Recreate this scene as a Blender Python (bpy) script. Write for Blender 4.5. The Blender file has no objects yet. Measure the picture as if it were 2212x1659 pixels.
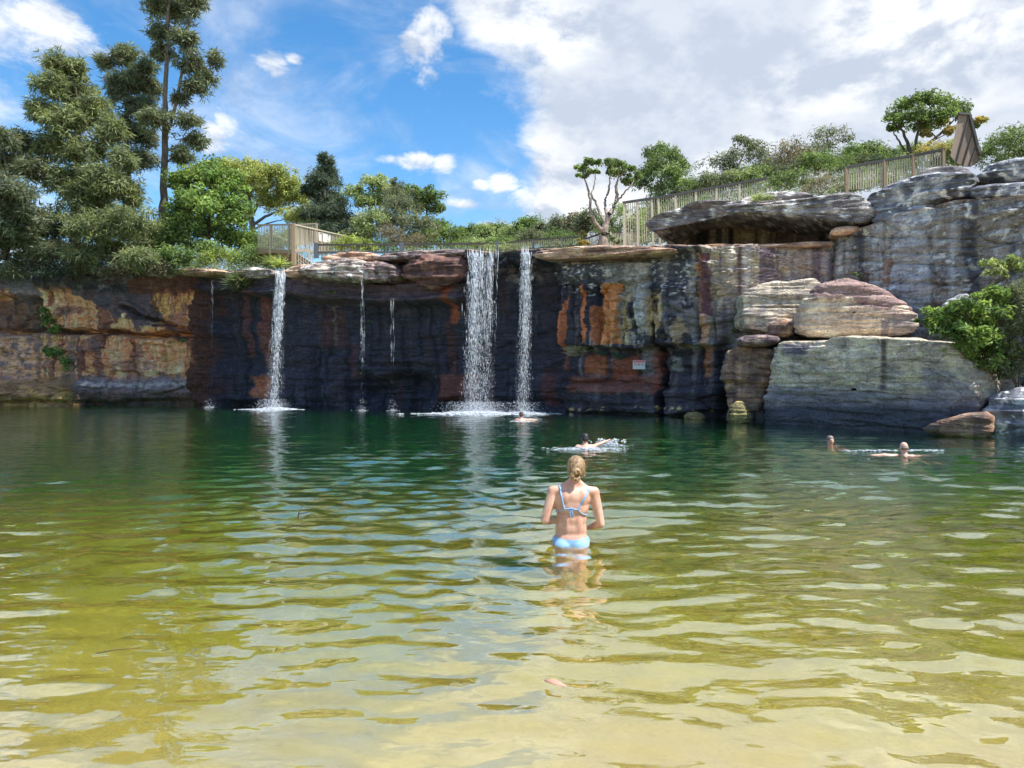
import bpy, bmesh, math, random
import numpy as np
from mathutils import Vector, Matrix

# ------------------------------------------------------------------ camera, sky, sun, exposure
S = bpy.context.scene
COL = S.collection
F, CX, HY, CH = 1597.0, 1106.0, 816.0, 1.59     # survey units: focal length and picture centre used to measure the place

cam_data = bpy.data.cameras.new('camera')
cam = bpy.data.objects.new('camera', cam_data); COL.objects.link(cam)
cam.location = (0, 0, CH); cam.rotation_euler = (math.radians(90), 0, 0)
cam_data.sensor_width = 36.0; cam_data.lens = 36.0 * F / 2212.0
cam_data.shift_y = -13.5 / 2212.0
cam_data.clip_start = 0.05; cam_data.clip_end = 2000
S.camera = cam

SUN_EL, SUN_AZ = math.radians(59), math.radians(114)      # azimuth from +Y towards +X
sun_dir = Vector((math.sin(SUN_AZ) * math.cos(SUN_EL), math.cos(SUN_AZ) * math.cos(SUN_EL), math.sin(SUN_EL)))
sd = bpy.data.lights.new('sun', 'SUN'); sd.energy = 3.2; sd.angle = math.radians(0.55); sd.color = (1.0, 0.95, 0.86)
sun = bpy.data.objects.new('sun', sd); COL.objects.link(sun); sun.location = (30, 20, 60)
sun.rotation_euler = sun_dir.to_track_quat('Z', 'Y').to_euler()

S.view_settings.view_transform = 'Standard'; S.view_settings.look = 'None'
S.view_settings.exposure = 1.25; S.view_settings.gamma = 1.0
S.view_settings.use_curve_mapping = False
S.render.engine = 'CYCLES'
S.cycles.use_denoising = True
S.cycles.max_bounces = 10; S.cycles.transparent_max_bounces = 12
S.cycles.diffuse_bounces = 3; S.cycles.glossy_bounces = 4; S.cycles.volume_bounces = 1; S.cycles.transmission_bounces = 6
S.cycles.caustics_reflective = False; S.cycles.caustics_refractive = True
S.cycles.sample_clamp_indirect = 6.0


class NB:
    """Small node-tree helper."""
    def __init__(s, tree):
        s.t = tree; s.n = tree.nodes; s.l = tree.links
    def add(s, typ, **kw):
        n = s.n.new(typ)
        for k, v in kw.items():
            setattr(n, k, v)
        return n
    def put(s, inp, v):
        if hasattr(v, 'is_output'):
            s.l.new(v, inp)
        elif v is not None:
            inp.default_value = v
    def math(s, op, a, b=None, c=None, clamp=False):
        n = s.add('ShaderNodeMath', operation=op, use_clamp=clamp)
        for i, v in enumerate((a, b, c)):
            s.put(n.inputs[i], v)
        return n.outputs[0]
    def vmath(s, op, a, b=None, scale=None):
        n = s.add('ShaderNodeVectorMath', operation=op)
        s.put(n.inputs[0], a)
        if b is not None: s.put(n.inputs[1], b)
        if scale is not None: s.put(n.inputs['Scale'], scale)
        return n.outputs['Value'] if op in ('DOT_PRODUCT', 'LENGTH', 'DISTANCE') else n.outputs[0]
    def noise(s, vec, scale, detail=4, rough=0.55, dist=0.0, color=False):
        n = s.add('ShaderNodeTexNoise')
        s.put(n.inputs['Vector'], vec); n.inputs['Scale'].default_value = scale
        n.inputs['Detail'].default_value = detail; n.inputs['Roughness'].default_value = rough
        n.inputs['Distortion'].default_value = dist
        return n.outputs['Color' if color else 0]
    def smooth(s, v, lo, hi, a=0.0, b=1.0):
        n = s.add('ShaderNodeMapRange', interpolation_type='SMOOTHSTEP')
        s.put(n.inputs[0], v)
        for i, q in enumerate((lo, hi, a, b)):
            n.inputs[i + 1].default_value = q
        return n.outputs[0]
    def mix(s, fac, a, b, blend='MIX'):
        n = s.add('ShaderNodeMix', data_type='RGBA', blend_type=blend)
        s.put(n.inputs[0], fac)
        s.put(n.inputs[6], a if hasattr(a, 'is_output') else (*a, 1.0)[:4])
        s.put(n.inputs[7], b if hasattr(b, 'is_output') else (*b, 1.0)[:4])
        return n.outputs[2]


def lin(r, g, b):
    return tuple((c / 255 / 12.92) if c <= 10 else ((c / 255 + 0.055) / 1.055) ** 2.4 for c in (r, g, b))


def skydir(px, py):
    return Vector(((px - CX) / F, 1.0, (HY - py) / F)).normalized()


world = bpy.data.worlds.new('World'); S.world = world; world.use_nodes = True
B = NB(world.node_tree); B.n.clear()
sky = B.add('ShaderNodeTexSky', sky_type='NISHITA'); sky.sun_disc = False
sky.sun_elevation = SUN_EL; sky.sun_rotation = SUN_AZ; sky.altitude = 0; sky.air_density = 1.0; sky.dust_density = 0.3; sky.ozone_density = 2.5
hs = B.add('ShaderNodeHueSaturation'); hs.inputs['Saturation'].default_value = 1.30; hs.inputs['Value'].default_value = 1.08
hs.inputs['Hue'].default_value = 0.497
B.l.new(sky.outputs[0], hs.inputs['Color'])
tc = B.add('ShaderNodeTexCoord'); dirv = B.vmath('NORMALIZE', tc.outputs['Generated'])
sep = B.add('ShaderNodeSeparateXYZ'); B.l.new(dirv, sep.inputs[0])
den = B.math('ADD', B.math('MAXIMUM', sep.outputs[2], 0.0), 0.22)
cmb = B.add('ShaderNodeCombineXYZ')
B.l.new(B.math('DIVIDE', sep.outputs[0], den), cmb.inputs[0]); B.l.new(B.math('DIVIDE', sep.outputs[1], den), cmb.inputs[1])
cmb.inputs[2].default_value = 3.7
pl = cmb.outputs[0]
dz = B.vmath('MULTIPLY', dirv, (1.0, 1.0, 1.7))
big = B.noise(pl, 1.4, 3, 0.5, 0.1)
mid = B.noise(pl, 4.0, 8, 0.62, 0.15)
puff = B.noise(dz, 6.5, 9, 0.62, 0.15)
puff_up = B.noise(B.vmath('ADD', dz, (0.012, 0.0, 0.05)), 6.5, 6, 0.58, 0.15)
cover = B.math('ADD', B.math('MULTIPLY', big, 0.35), B.math('MULTIPLY', mid, 0.55))
cover = B.math('ADD', cover, B.math('MULTIPLY', puff, 1.0))
# the clear gap and the cloud banks of the day, in world directions
for (px, py, rad, w) in [(1620, 160, 27, 0.27), (2300, 330, 24, 0.24), (1190, 190, 13, 0.24), (40, 130, 15, 0.15), (1330, 430, 6, 0.14), (1010, 60, 12, 0.24),
                         (700, 270, 14, -0.42), (640, 90, 9, -0.20), (860, 300, 8, -0.26), (1030, 330, 5, -0.12), (1215, 15, 3.2, -0.25), (780, 440, 15, -0.28), (1110, 470, 9, -0.08)]:
    d = skydir(px, py)
    dt = B.vmath('DOT_PRODUCT', dirv, tuple(d))
    cover = B.math('ADD', cover, B.smooth(dt, math.cos(math.radians(rad * 1.6)), math.cos(math.radians(rad * 0.05)), 0.0, w))
mask = B.smooth(cover, 0.86, 1.24)
thin = B.math('MULTIPLY', B.smooth(B.noise(pl, 2.2, 6, 0.62, 1.2), 0.42, 0.78), 0.50)
mask = B.math('MAXIMUM', mask, thin)
# small fair-weather puffs drifting in the gap
small = None
for (px, py, wd, ht) in [(900, 346, 62, 20), (955, 352, 34, 22), (835, 343, 40, 12), (1085, 394, 48, 22), (1040, 400, 26, 14), (590, 148, 44, 30), (640, 128, 26, 14), (462, 295, 60, 60), (910, 110, 52, 60), (940, 60, 60, 50), (1000, 440, 60, 16), (1170, 430, 70, 34), (1250, 420, 60, 44), (1100, 492, 80, 20), (110, 90, 110, 70)]:
    d = skydir(px, py)
    df = B.vmath('MULTIPLY', B.vmath('SUBTRACT', dirv, tuple(d)), (F / wd, F / wd, F / ht))
    q = B.smooth(B.vmath('LENGTH', df), 1.5, 0.2)
    small = q if small is None else B.math('MAXIMUM', small, q)
curl = B.noise(dz, 15, 10, 0.66, 0.35)
smask = B.smooth(B.math('ADD', B.math('MULTIPLY', small, 0.85), B.math('MULTIPLY', B.math('SUBTRACT', curl, 0.5), 2.6)), 0.30, 1.05)
mask = B.math('MAXIMUM', mask, B.math('MULTIPLY', smask, 0.95))
# lit tops, greyer bases
relief = B.smooth(B.math('ADD', B.math('MULTIPLY', B.math('SUBTRACT', puff, puff_up), 2.6), B.math('MULTIPLY', B.noise(dz, 15, 7, 0.6, 0.2), 0.9)), 0.18, 0.75)
thick = B.smooth(B.math('ADD', cover, B.math('MULTIPLY', B.math('SUBTRACT', B.noise(pl, 2.3, 5, 0.55, 0.3), 0.5), 2.2)), 1.05, 1.65)
cloud = B.mix(relief, (3.0, 3.4, 4.1), (5.5, 5.6, 5.7))
cloud = B.mix(B.math('MULTIPLY', thick, 0.7), cloud, (3.1, 3.5, 4.2))
skyc = B.mix(mask, hs.outputs[0], cloud)
bg = B.add('ShaderNodeBackground'); bg.inputs['Strength'].default_value = 0.085
B.l.new(skyc, bg.inputs['Color'])
wo = B.add('ShaderNodeOutputWorld'); B.l.new(bg.outputs[0], wo.inputs['Surface'])

# ------------------------------------------------------------------ helpers
rng = np.random.default_rng(11)


def at(px, py, D):
    return Vector(((px - CX) / F * D, D, CH + (HY - py) / F * D))


def zat(py, D):
    return CH + (HY - py) / F * D


def sstep(x, a, b):
    t = np.clip((x - a) / (b - a + 1e-9), 0, 1)
    return t * t * (3 - 2 * t)


def _hash(ix, iy, iz):
    h = (ix.astype(np.int64) * 374761393 + iy.astype(np.int64) * 668265263 + iz.astype(np.int64) * 2147483647 // 7 * 3) & 0x7fffffff
    h = ((h ^ (h >> 13)) * 1274126177) & 0x7fffffff
    h = ((h ^ (h >> 16)) * 2246822519) & 0x7fffffff
    return ((h ^ (h >> 15)) & 0xffff) / 32767.5 - 1.0


def vn(x, y, z=0.0):
    x, y, z = np.broadcast_arrays(np.asarray(x, float), np.asarray(y, float), np.asarray(z, float))
    ix, iy, iz = np.floor(x), np.floor(y), np.floor(z)
    fx, fy, fz = x - ix, y - iy, z - iz
    fx, fy, fz = (f * f * f * (f * (f * 6 - 15) + 10) for f in (fx, fy, fz))
    r = 0
    for dx in (0, 1):
        wx = fx if dx else 1 - fx
        for dy in (0, 1):
            wy = fy if dy else 1 - fy
            for dz in (0, 1):
                wz = fz if dz else 1 - fz
                r = r + _hash(ix + dx, iy + dy, iz + dz) * wx * wy * wz
    return r


def fbm(x, y, z=0.0, oct=4, gain=0.5, lac=2.03):
    a, r, t = 1.0, 0.0, 0.0
    for i in range(oct):
        r = r + a * vn(np.asarray(x) * lac ** i + 17.3 * i, np.asarray(y) * lac ** i - 9.1 * i, np.asarray(z) * lac ** i + 3.7 * i)
        t += a; a *= gain
    return r / t


def mesh_np(name, verts, faces, mat=None, parent=None, smooth=True, col=None, loc=None, link=True):
    """verts (n,3), faces (m,k) arrays of one face size -> object"""
    verts = np.asarray(verts, np.float32); faces = np.asarray(faces, np.int32)
    me = bpy.data.meshes.new(name)
    me.vertices.add(len(verts)); me.vertices.foreach_set('co', verts.ravel())
    k = faces.shape[1]
    me.loops.add(faces.size); me.loops.foreach_set('vertex_index', faces.ravel())
    me.polygons.add(len(faces)); me.polygons.foreach_set('loop_start', np.arange(0, faces.size, k, dtype=np.int32))
    me.polygons.foreach_set('use_smooth', np.full(len(faces), smooth))
    me.update(calc_edges=True); me.validate()
    if col is not None:
        a = me.color_attributes.new('col', 'FLOAT_COLOR', 'POINT')
        c = np.ones((len(verts), 4), np.float32); c[:, :3] = col
        a.data.foreach_set('color', c.ravel())
    if mat: me.materials.append(mat)
    o = bpy.data.objects.new(name, me)
    if parent is not None: o.parent = parent
    if loc is not None: o.location = loc
    if link: COL.objects.link(o)
    return o


def grid_faces(nr, nc, wrap=False):
    r = np.arange(nr - 1)[:, None]; c = np.arange(nc if wrap else nc - 1)[None, :]
    c2 = (c + 1) % nc
    return np.stack([r * nc + c, r * nc + c2, (r + 1) * nc + c2, (r + 1) * nc + c], -1).reshape(-1, 4)


def empty(name, loc=(0, 0, 0), rz=0.0):
    o = bpy.data.objects.new(name, None); COL.objects.link(o)
    o.location = loc; o.rotation_euler = (0, 0, rz)
    return o


def tag(o, label=None, cat=None, group=None, kind=None):
    if label: o['label'] = label
    if cat: o['category'] = cat
    if group: o['group'] = group
    if kind: o['kind'] = kind
    return o


def newmat(name):
    m = bpy.data.materials.new(name); m.use_nodes = True
    b = NB(m.node_tree); b.n.clear()
    out = b.add('ShaderNodeOutputMaterial')
    return m, b, out


def pbsdf(b, out, color, rough=0.6, normal=None, spec=0.5, metallic=0.0):
    p = b.add('ShaderNodeBsdfPrincipled')
    b.put(p.inputs['Base Color'], color if hasattr(color, 'is_output') else (*color, 1.0)[:4])
    b.put(p.inputs['Roughness'], rough)
    p.inputs['Specular IOR Level'].default_value = spec; p.inputs['Metallic'].default_value = metallic
    if normal is not None: b.l.new(normal, p.inputs['Normal'])
    b.l.new(p.outputs[0], out.inputs['Surface'])
    return p


def bump(b, h, strength, dist):
    n = b.add('ShaderNodeBump'); n.inputs['Strength'].default_value = strength; n.inputs['Distance'].default_value = dist
    b.l.new(h, n.inputs['Height'])
    return n.outputs[0]


def simple_mat(name, c, rough=0.6, var=0.25, scale=8.0, stretch=(1, 1, 1), spec=0.4, bstr=0.3, bdist=0.01):
    m, b, out = newmat(name)
    t = b.add('ShaderNodeTexCoord')
    v = b.vmath('MULTIPLY', t.outputs['Object'], stretch)
    n = b.noise(v, scale, 6, 0.6)
    col = b.mix(n, tuple(x * (1 - var) for x in c), tuple(min(1, x * (1 + var)) for x in c))
    pbsdf(b, out, col, rough, bump(b, n, bstr, bdist), spec)
    return m


# ------------------------------------------------------------------ rock
def rock_material(name='sandstone', wall=False):
    m, b, out = newmat(name)
    a = b.add('ShaderNodeAttribute', attribute_name='col')
    geo = b.add('ShaderNodeNewGeometry')
    p = geo.outputs['Position']
    pz = b.vmath('MULTIPLY', p, (1.0, 1.0, 3.2))
    n1 = b.noise(pz, 2.2, 8, 0.66, 0.4)
    n2 = b.noise(p, 14.0, 6, 0.65)
    n3 = b.noise(b.vmath('MULTIPLY', p, (1, 1, 7)), 1.6, 6, 0.6, 0.6)
    v = b.math('ADD', b.math('MULTIPLY', n1, 0.9), b.math('MULTIPLY', n2, 0.8))
    g = b.smooth(v, 0.55, 1.15, 0.55, 1.45)
    colr = b.vmath('SCALE', a.outputs['Color'], scale=g)
    if wall:
        # seepage streaks and mineral crusts that run down the face
        sv = b.vmath('MULTIPLY', b.vmath('ADD', p, b.vmath('SCALE', b.noise(p, 0.8, 3, 0.5, 0, True), scale=0.35)), (1.0, 1.0, 0.07))
        st = b.noise(sv, 3.4, 7, 0.72)
        patchy = b.noise(p, 0.55, 4, 0.6)
        dk = b.math('MULTIPLY', b.smooth(st, 0.56, 0.66), b.smooth(patchy, 0.40, 0.56))
        colr = b.mix(b.math('MULTIPLY', dk, 0.55), colr, (0.022, 0.022, 0.03))
        pk = b.math('MULTIPLY', b.smooth(b.noise(sv, 5.2, 6, 0.7), 0.60, 0.70), b.smooth(patchy, 0.60, 0.46))
        colr = b.mix(b.math('MULTIPLY', pk, 0.5), colr, b.vmath('MULTIPLY', b.vmath('ADD', colr, (0.16, 0.125, 0.10)), (1.5, 1.42, 1.36)))
        # dark joints and pits
        pit = b.smooth(b.noise(b.vmath('MULTIPLY', p, (1, 1, 2.6)), 3.2, 9, 0.72, 0.8), 0.60, 0.68)
        colr = b.mix(b.math('MULTIPLY', pit, 0.42), colr, (0.03, 0.028, 0.032))
    h = b.math('ADD', b.math('ADD', n1, b.math('MULTIPLY', n3, 0.9)), b.math('MULTIPLY', n2, 0.35))
    vo = b.add('ShaderNodeTexVoronoi', feature='DISTANCE_TO_EDGE'); vo.inputs['Scale'].default_value = 0.9
    b.l.new(b.vmath('ADD', b.vmath('MULTIPLY', p, (0.8, 0.8, 1.9)), b.vmath('SCALE', b.noise(p, 1.3, 4, 0.6, 0, True), scale=0.9)), vo.inputs['Vector'])
    crack = b.smooth(vo.outputs['Distance'], 0.0, 0.03)
    h = b.math('ADD', h, b.math('MULTIPLY', crack, 0.35))
    pbsdf(b, out, colr, 0.78, bump(b, h, 1.0, 0.14 if wall else 0.10), 0.35)
    return m


ROCK = rock_material(); WALLROCK = rock_material('cliff_sandstone', True)

# plan of the cliff foot round the pool
PLAN = [(-52, 30), (-45, 38), (-37, 42.6), (-30, 43.3), (-24, 42.8), (-18.2, 41.8), (-15.5, 40.3), (-12.6, 38.6), (-7, 36.6), (-1.4, 34.6), (0.7, 33.9), (3.4, 32.4), (5.8, 31.0), (7.6, 29.6),
        (9.2, 28.9), (12.0, 28.0), (12.55, 27.3), (14.2, 25.4), (15.9, 22.9), (18.3, 18.5), (20.5, 12), (22.5, 4), (24, -6)]


def resample(pts, step):
    pts = np.array(pts, float)
    # Catmull-Rom
    P = np.vstack([2 * pts[0] - pts[1], pts, 2 * pts[-1] - pts[-2]])
    out = []
    for i in range(1, len(P) - 2):
        p0, p1, p2, p3 = P[i - 1], P[i], P[i + 1], P[i + 2]
        for t in np.linspace(0, 1, 40, endpoint=False):
            out.append(0.5 * (2 * p1 + (p2 - p0) * t + (2 * p0 - 5 * p1 + 4 * p2 - p3) * t * t + (3 * p1 - p0 - 3 * p2 + p3) * t ** 3))
    out.append(P[-2]); out = np.array(out)
    d = np.concatenate([[0], np.cumsum(np.linalg.norm(np.diff(out, axis=0), axis=1))])
    s = np.arange(0, d[-1], step)
    return np.stack([np.interp(s, d, out[:, 0]), np.interp(s, d, out[:, 1])], 1), s


def interp_px(u, table):
    t = np.array(table, float)
    return np.interp(u, t[:, 0], t[:, 1])


foot, sarc = resample(PLAN, 0.065)
_u = CX + F * foot[:, 0] / np.maximum(foot[:, 1], 1.0)
_in = (_u > -60) & (_u < 2290) & (foot[:, 1] > 8)
_k = _in | (np.arange(len(foot)) % 5 == 0)
foot, sarc = foot[_k], sarc[_k]
fu = CX + F * foot[:, 0] / np.maximum(foot[:, 1], 1.0)
fu[foot[:, 1] < 8] = 9000
fD = foot[:, 1]
tang = np.gradient(foot, axis=0); tang /= np.linalg.norm(tang, axis=1)[:, None]
fn = np.stack([tang[:, 1], -tang[:, 0]], 1)      # outward, to the pool
TOPY = [(-800, 560), (0, 572), (150, 580), (380, 584), (460, 585), (560, 590), (625, 588), (660, 575), (720, 566), (860, 556), (900, 548), (1000, 546), (1080, 547), (1150, 545), (1230, 540), (1400, 537), (1500, 534), (1600, 530),
        (1790, 524), (1800, 505), (1880, 486), (1960, 455), (2060, 432), (2212, 425), (2500, 410)]
topz = CH + (HY - interp_px(fu, TOPY)) / F * np.where(fu > 4000, 22, fD)
topz = np.where(fu > 2500, 9.0, topz) + 0.10 * fbm(sarc * 0.5, 0 * sarc, 5.0, 4)


def soft(U, x0, x1, s):
    return sstep(U, x0 - s, x0 + s) * (1 - sstep(U, x1 - s, x1 + s))


def box_mask(U, V, x0, x1, y0, y1, sx=4, sy=6):
    return soft(U, x0, x1, sx) * soft(V, y0, y1, sy)


def pip(U, V, poly):
    r = np.zeros(U.shape, bool)
    n = len(poly)
    for i in range(n):
        x1, y1 = poly[i]; x2, y2 = poly[(i + 1) % n]
        if y1 == y2: continue
        c = ((y1 > V) != (y2 > V)) & (U < (x2 - x1) * (V - y1) / (y2 - y1) + x1)
        r ^= c
    return r.astype(float)


GAIN = 2.1


def hstep(x, a, b):
    m, w = (a + b) / 2, (b - a) * .18
    return sstep(x, m - w, m + w)


def paint(U, V, X, Y, Z):
    """Mineral colours of the sandstone: iron-stained oranges, black algal streaks, pale fresh faces, grey lichen. Crack shade is painted in too."""
    w1 = fbm(X * 0.9, Y * 0.9, Z * 0.9, 4); w2 = fbm(X * 0.9 + 40, Y * 0.9, Z * 0.9 + 9, 4)
    Uw = U + 11 * w1 + 3 * vn(X * 7, Y * 7, Z * 7); Vw = V + 11 * w2 + 3 * vn(X * 7 + 5, Y * 7, Z * 7)
    arc = X * 0.9 - Y * 0.45
    streak = fbm(arc * 3.2, Z * 0.16, 2.0, 4)           # vertical streaks
    streak2 = fbm(arc * 7.5 + 30, Z * 0.35, 7.0, 3)
    mott = fbm(X * 2.2, Y * 2.2, Z * 2.6, 5)
    shape = U.shape
    C = np.empty(shape + (3,))
    def fill(c): C[:] = np.array(lin(*c))
    def lay(m, c, a=1.0):
        m = np.clip(m * a, 0, 1)[..., None]
        C[:] = C * (1 - m) + np.array(lin(*c)) * m
    fill((58, 54, 62))
    # --- left orange wall
    L = 1 - sstep(Uw, 424, 434)
    lay(L, (200, 138, 98))
    lay(L * hstep(mott, 0.0, 0.5), (212, 152, 108), 0.7)
    lay(L * hstep(-mott, 0.05, 0.5), (112, 70, 54), 0.7)
    lay(box_mask(Uw, Vw, 80, 208, 622, 716), (176, 124, 92), 0.8)
    lay(box_mask(Uw, Vw, 327, 431, 636, 720, 5), (204, 130, 76), 0.8)
    lay(box_mask(Uw, Vw, 128, 425, 735, 800, 8), (170, 108, 80), 0.5)
    lay(L * hstep(streak, 0.12, 0.42), (196, 160, 132), 0.75)
    lay(L * hstep(-streak, 0.18, 0.40), (74, 56, 54), 0.8)
    lay(L * hstep(streak2, 0.3, 0.55), (206, 176, 150), 0.5)
    lay(L * sstep(fbm(X * 0.7 + 3, Y * 0.7, Z * 0.9 + 5, 4), 0.2, 0.34), (78, 74, 80), 0.6)
    lay(pip(U + 26 * w1 + 8 * mott, V + 24 * w2 + 8 * mott, [(150, 612), (330, 612), (322, 655), (345, 690), (300, 708), (262, 690), (236, 700), (222, 668), (190, 650)]), (62, 64, 76), 0.92)
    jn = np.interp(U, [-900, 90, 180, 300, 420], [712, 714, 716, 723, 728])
    lay(L * np.exp(-((Vw - jn) / 6.0) ** 2), (34, 36, 36), 0.9)  # crack shade painted along the joint; next line does the slanting one
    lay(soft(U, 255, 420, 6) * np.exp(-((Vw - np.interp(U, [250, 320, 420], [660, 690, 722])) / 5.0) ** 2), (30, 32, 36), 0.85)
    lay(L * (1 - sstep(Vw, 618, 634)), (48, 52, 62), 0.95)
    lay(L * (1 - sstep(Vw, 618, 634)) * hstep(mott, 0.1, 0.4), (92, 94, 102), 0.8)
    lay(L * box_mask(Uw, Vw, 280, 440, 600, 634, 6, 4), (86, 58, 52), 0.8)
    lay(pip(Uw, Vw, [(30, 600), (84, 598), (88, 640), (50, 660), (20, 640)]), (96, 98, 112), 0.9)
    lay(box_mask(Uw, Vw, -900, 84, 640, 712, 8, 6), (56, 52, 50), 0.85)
    lay(box_mask(Uw, Vw, -900, 80, 714, 816, 5, 5), (164, 132, 108), 0.85)
    lay(box_mask(Uw, Vw, -900, 80, 714, 816, 5, 5) * hstep(-mott, 0.0, 0.3), (98, 90, 96), 0.8)
    lay(box_mask(Uw, Vw, 80, 180, 716, 820, 8, 6) * hstep(streak, -0.2, 0.2), (86, 78, 76), 0.8)
    lay(box_mask(Uw, Vw, 178, 424, 812, 850, 8, 8), (92, 88, 98), 0.9)
    lay(box_mask(Uw, Vw, 178, 424, 824, 832, 8, 3), (150, 146, 150), 0.6)
    lay(L * box_mask(Uw, Vw, 170, 430, 846, 900, 8, 5), (52, 50, 48), 0.9)
    lay(box_mask(Uw, Vw, -900, 178, 816, 880, 8, 5), (118, 94, 66), 0.85)
    lay(box_mask(Uw, Vw, -900, 178, 830, 880, 8, 5) * hstep(mott, 0.05, 0.3), (150, 122, 70), 0.8)
    lay(box_mask(Uw, Vw, 421, 453, 600, 885, 3, 5), (70, 48, 42), 0.95)
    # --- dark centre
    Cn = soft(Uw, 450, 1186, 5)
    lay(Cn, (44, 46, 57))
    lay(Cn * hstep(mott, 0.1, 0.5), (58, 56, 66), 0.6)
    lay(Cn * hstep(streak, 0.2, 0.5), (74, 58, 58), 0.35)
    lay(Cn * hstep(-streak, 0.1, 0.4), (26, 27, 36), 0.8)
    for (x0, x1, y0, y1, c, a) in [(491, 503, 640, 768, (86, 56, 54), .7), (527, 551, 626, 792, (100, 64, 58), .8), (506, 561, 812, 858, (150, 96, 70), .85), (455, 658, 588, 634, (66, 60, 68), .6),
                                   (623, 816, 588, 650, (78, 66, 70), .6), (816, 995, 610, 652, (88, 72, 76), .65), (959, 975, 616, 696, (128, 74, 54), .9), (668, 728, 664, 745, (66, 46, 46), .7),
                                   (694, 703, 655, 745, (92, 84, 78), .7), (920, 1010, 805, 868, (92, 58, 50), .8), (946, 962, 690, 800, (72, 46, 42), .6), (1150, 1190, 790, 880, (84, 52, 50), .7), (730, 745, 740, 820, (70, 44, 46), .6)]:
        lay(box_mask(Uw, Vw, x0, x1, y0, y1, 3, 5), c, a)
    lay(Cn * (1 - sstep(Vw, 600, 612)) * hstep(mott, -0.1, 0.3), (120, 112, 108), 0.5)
    # --- streaked right-centre face
    R = soft(Uw, 1184, 1560, 4)
    lay(R, (70, 70, 78))
    lay(R * hstep(streak, 0.0, 0.3), (150, 146, 140), 0.75)
    lay(R * hstep(-streak, 0.05, 0.3), (38, 40, 50), 0.85)
    lay(box_mask(Uw, Vw, 1150, 1252, 572, 812, 5, 6), (50, 48, 58), 0.8)
    lay(box_mask(Uw, Vw, 1184, 1506, 546, 612, 6, 8), (82, 86, 94), 0.6)
    fleck = sstep(fbm(X * 5.5, Y * 5.5, Z * 9, 3), 0.22, 0.42)
    lay(box_mask(Uw, Vw, 1184, 1506, 546, 640, 6, 8) * fleck, (196, 200, 202), 0.85)
    for (poly, c, a) in [([(1190, 640), (1204, 632), (1210, 690), (1221, 640), (1224, 700), (1217, 760), (1221, 800), (1196, 798), (1192, 730), (1199, 690)], (164, 100, 68), .95),
                         ([(1253, 618), (1266, 614), (1265, 690), (1268, 740), (1254, 742), (1256, 690)], (172, 106, 70), .95),
                         ([(1276, 664), (1300, 660), (1301, 720), (1288, 748), (1277, 730)], (150, 94, 62), .9),
                         ([(1296, 611), (1336, 611), (1331, 690), (1334, 746), (1296, 746), (1301, 690), (1298, 640)], (190, 118, 78), 1.),
                         ([(1338, 640), (1362, 622), (1366, 680), (1360, 746), (1336, 746)], (176, 158, 120), .85),
                         ([(1350, 569), (1400, 565), (1404, 745), (1352, 746)], (158, 158, 158), .6),
                         ([(1402, 630), (1438, 622), (1440, 690), (1424, 746), (1404, 746)], (178, 158, 122), .85),
                         ([(1446, 650), (1507, 640), (1507, 756), (1448, 752)], (112, 112, 120), .7),
                         ([(1507, 547), (1526, 547), (1526, 812), (1508, 812)], (172, 136, 110), .8),
                         ([(1514, 547), (1537, 547), (1538, 684), (1514, 676)], (92, 64, 74), .9),
                         ([(1460, 690), (1484, 680), (1486, 748), (1462, 748)], (172, 150, 120), .6)]:
        lay(pip(U + 4 * w1 + 2 * vn(X * 7, Y * 7, Z * 7), V + 7 * w2, poly), c, a)
    blot = sstep(fbm(X * 1.7 + 8, Y * 1.7, Z * 1.3, 4), 0.16, 0.24)
    lay(soft(Uw, 1336, 1510, 3) * soft(Vw, 610, 748, 6) * blot, (36, 40, 50), 0.9)
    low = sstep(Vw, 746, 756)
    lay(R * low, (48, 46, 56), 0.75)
    lay(R * low * hstep(streak, 0.1, 0.35), (120, 118, 122), 0.6)
    for (x0, x1, y0, y1, c, a) in [(1256, 1300, 765, 808, (140, 84, 52), .8), (1308, 1368, 772, 815, (124, 72, 52), .85), (1216, 1412, 812, 846, (104, 68, 58), .85), (1395, 1412, 755, 850, (112, 70, 56), .8), (1440, 1460, 770, 800, (150, 150, 152), .6),
                                   (1190, 1560, 848, 900, (56, 54, 64), .8), (1510, 1530, 750, 812, (150, 104, 78), .7)]:
        lay(box_mask(Uw, Vw, x0, x1, y0, y1, 4, 6), c, a)
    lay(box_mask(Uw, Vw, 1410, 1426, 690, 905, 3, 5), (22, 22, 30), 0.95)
    lay(R * box_mask(Uw, Vw, 1210, 1560, 880, 889, 6, 2) * sstep(fbm(X * 6, Y * 6, Z * 6, 2), 0.25, 0.4), (190, 164, 110), 0.8)
    # --- purple-tan streaked face
    T = soft(Uw, 1538, 1796, 4)
    lay(T, (140, 130, 124))
    lay(T * hstep(mott, -0.1, 0.3), (172, 158, 134), 0.6)
    lay(T * hstep(streak, 0.05, 0.35), (176, 172, 172), 0.6)
    lay(T * hstep(-streak, 0.05, 0.3), (92, 80, 90), 0.85)
    lay(T * sstep(Uw, 1660, 1790), (106, 96, 110), 0.6)
    lay(T * sstep(Vw, 640, 690), (70, 72, 80), 0.8)
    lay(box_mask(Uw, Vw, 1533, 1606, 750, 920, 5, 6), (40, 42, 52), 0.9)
    # --- blue-grey lichen wall
    G = sstep(Uw, 1792, 1800)
    lay(G, (110, 107, 106))
    lay(G * hstep(streak, 0.05, 0.4), (142, 144, 150), 0.7)
    lay(G * hstep(-streak, 0.05, 0.35), (56, 58, 66), 0.85)
    lay(G * hstep(mott, 0.15, 0.5), (150, 156, 160), 0.6)
    lay(box_mask(Uw, Vw, 1906, 1918, 560, 640, 3, 8), (134, 106, 88), 0.8)
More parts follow.
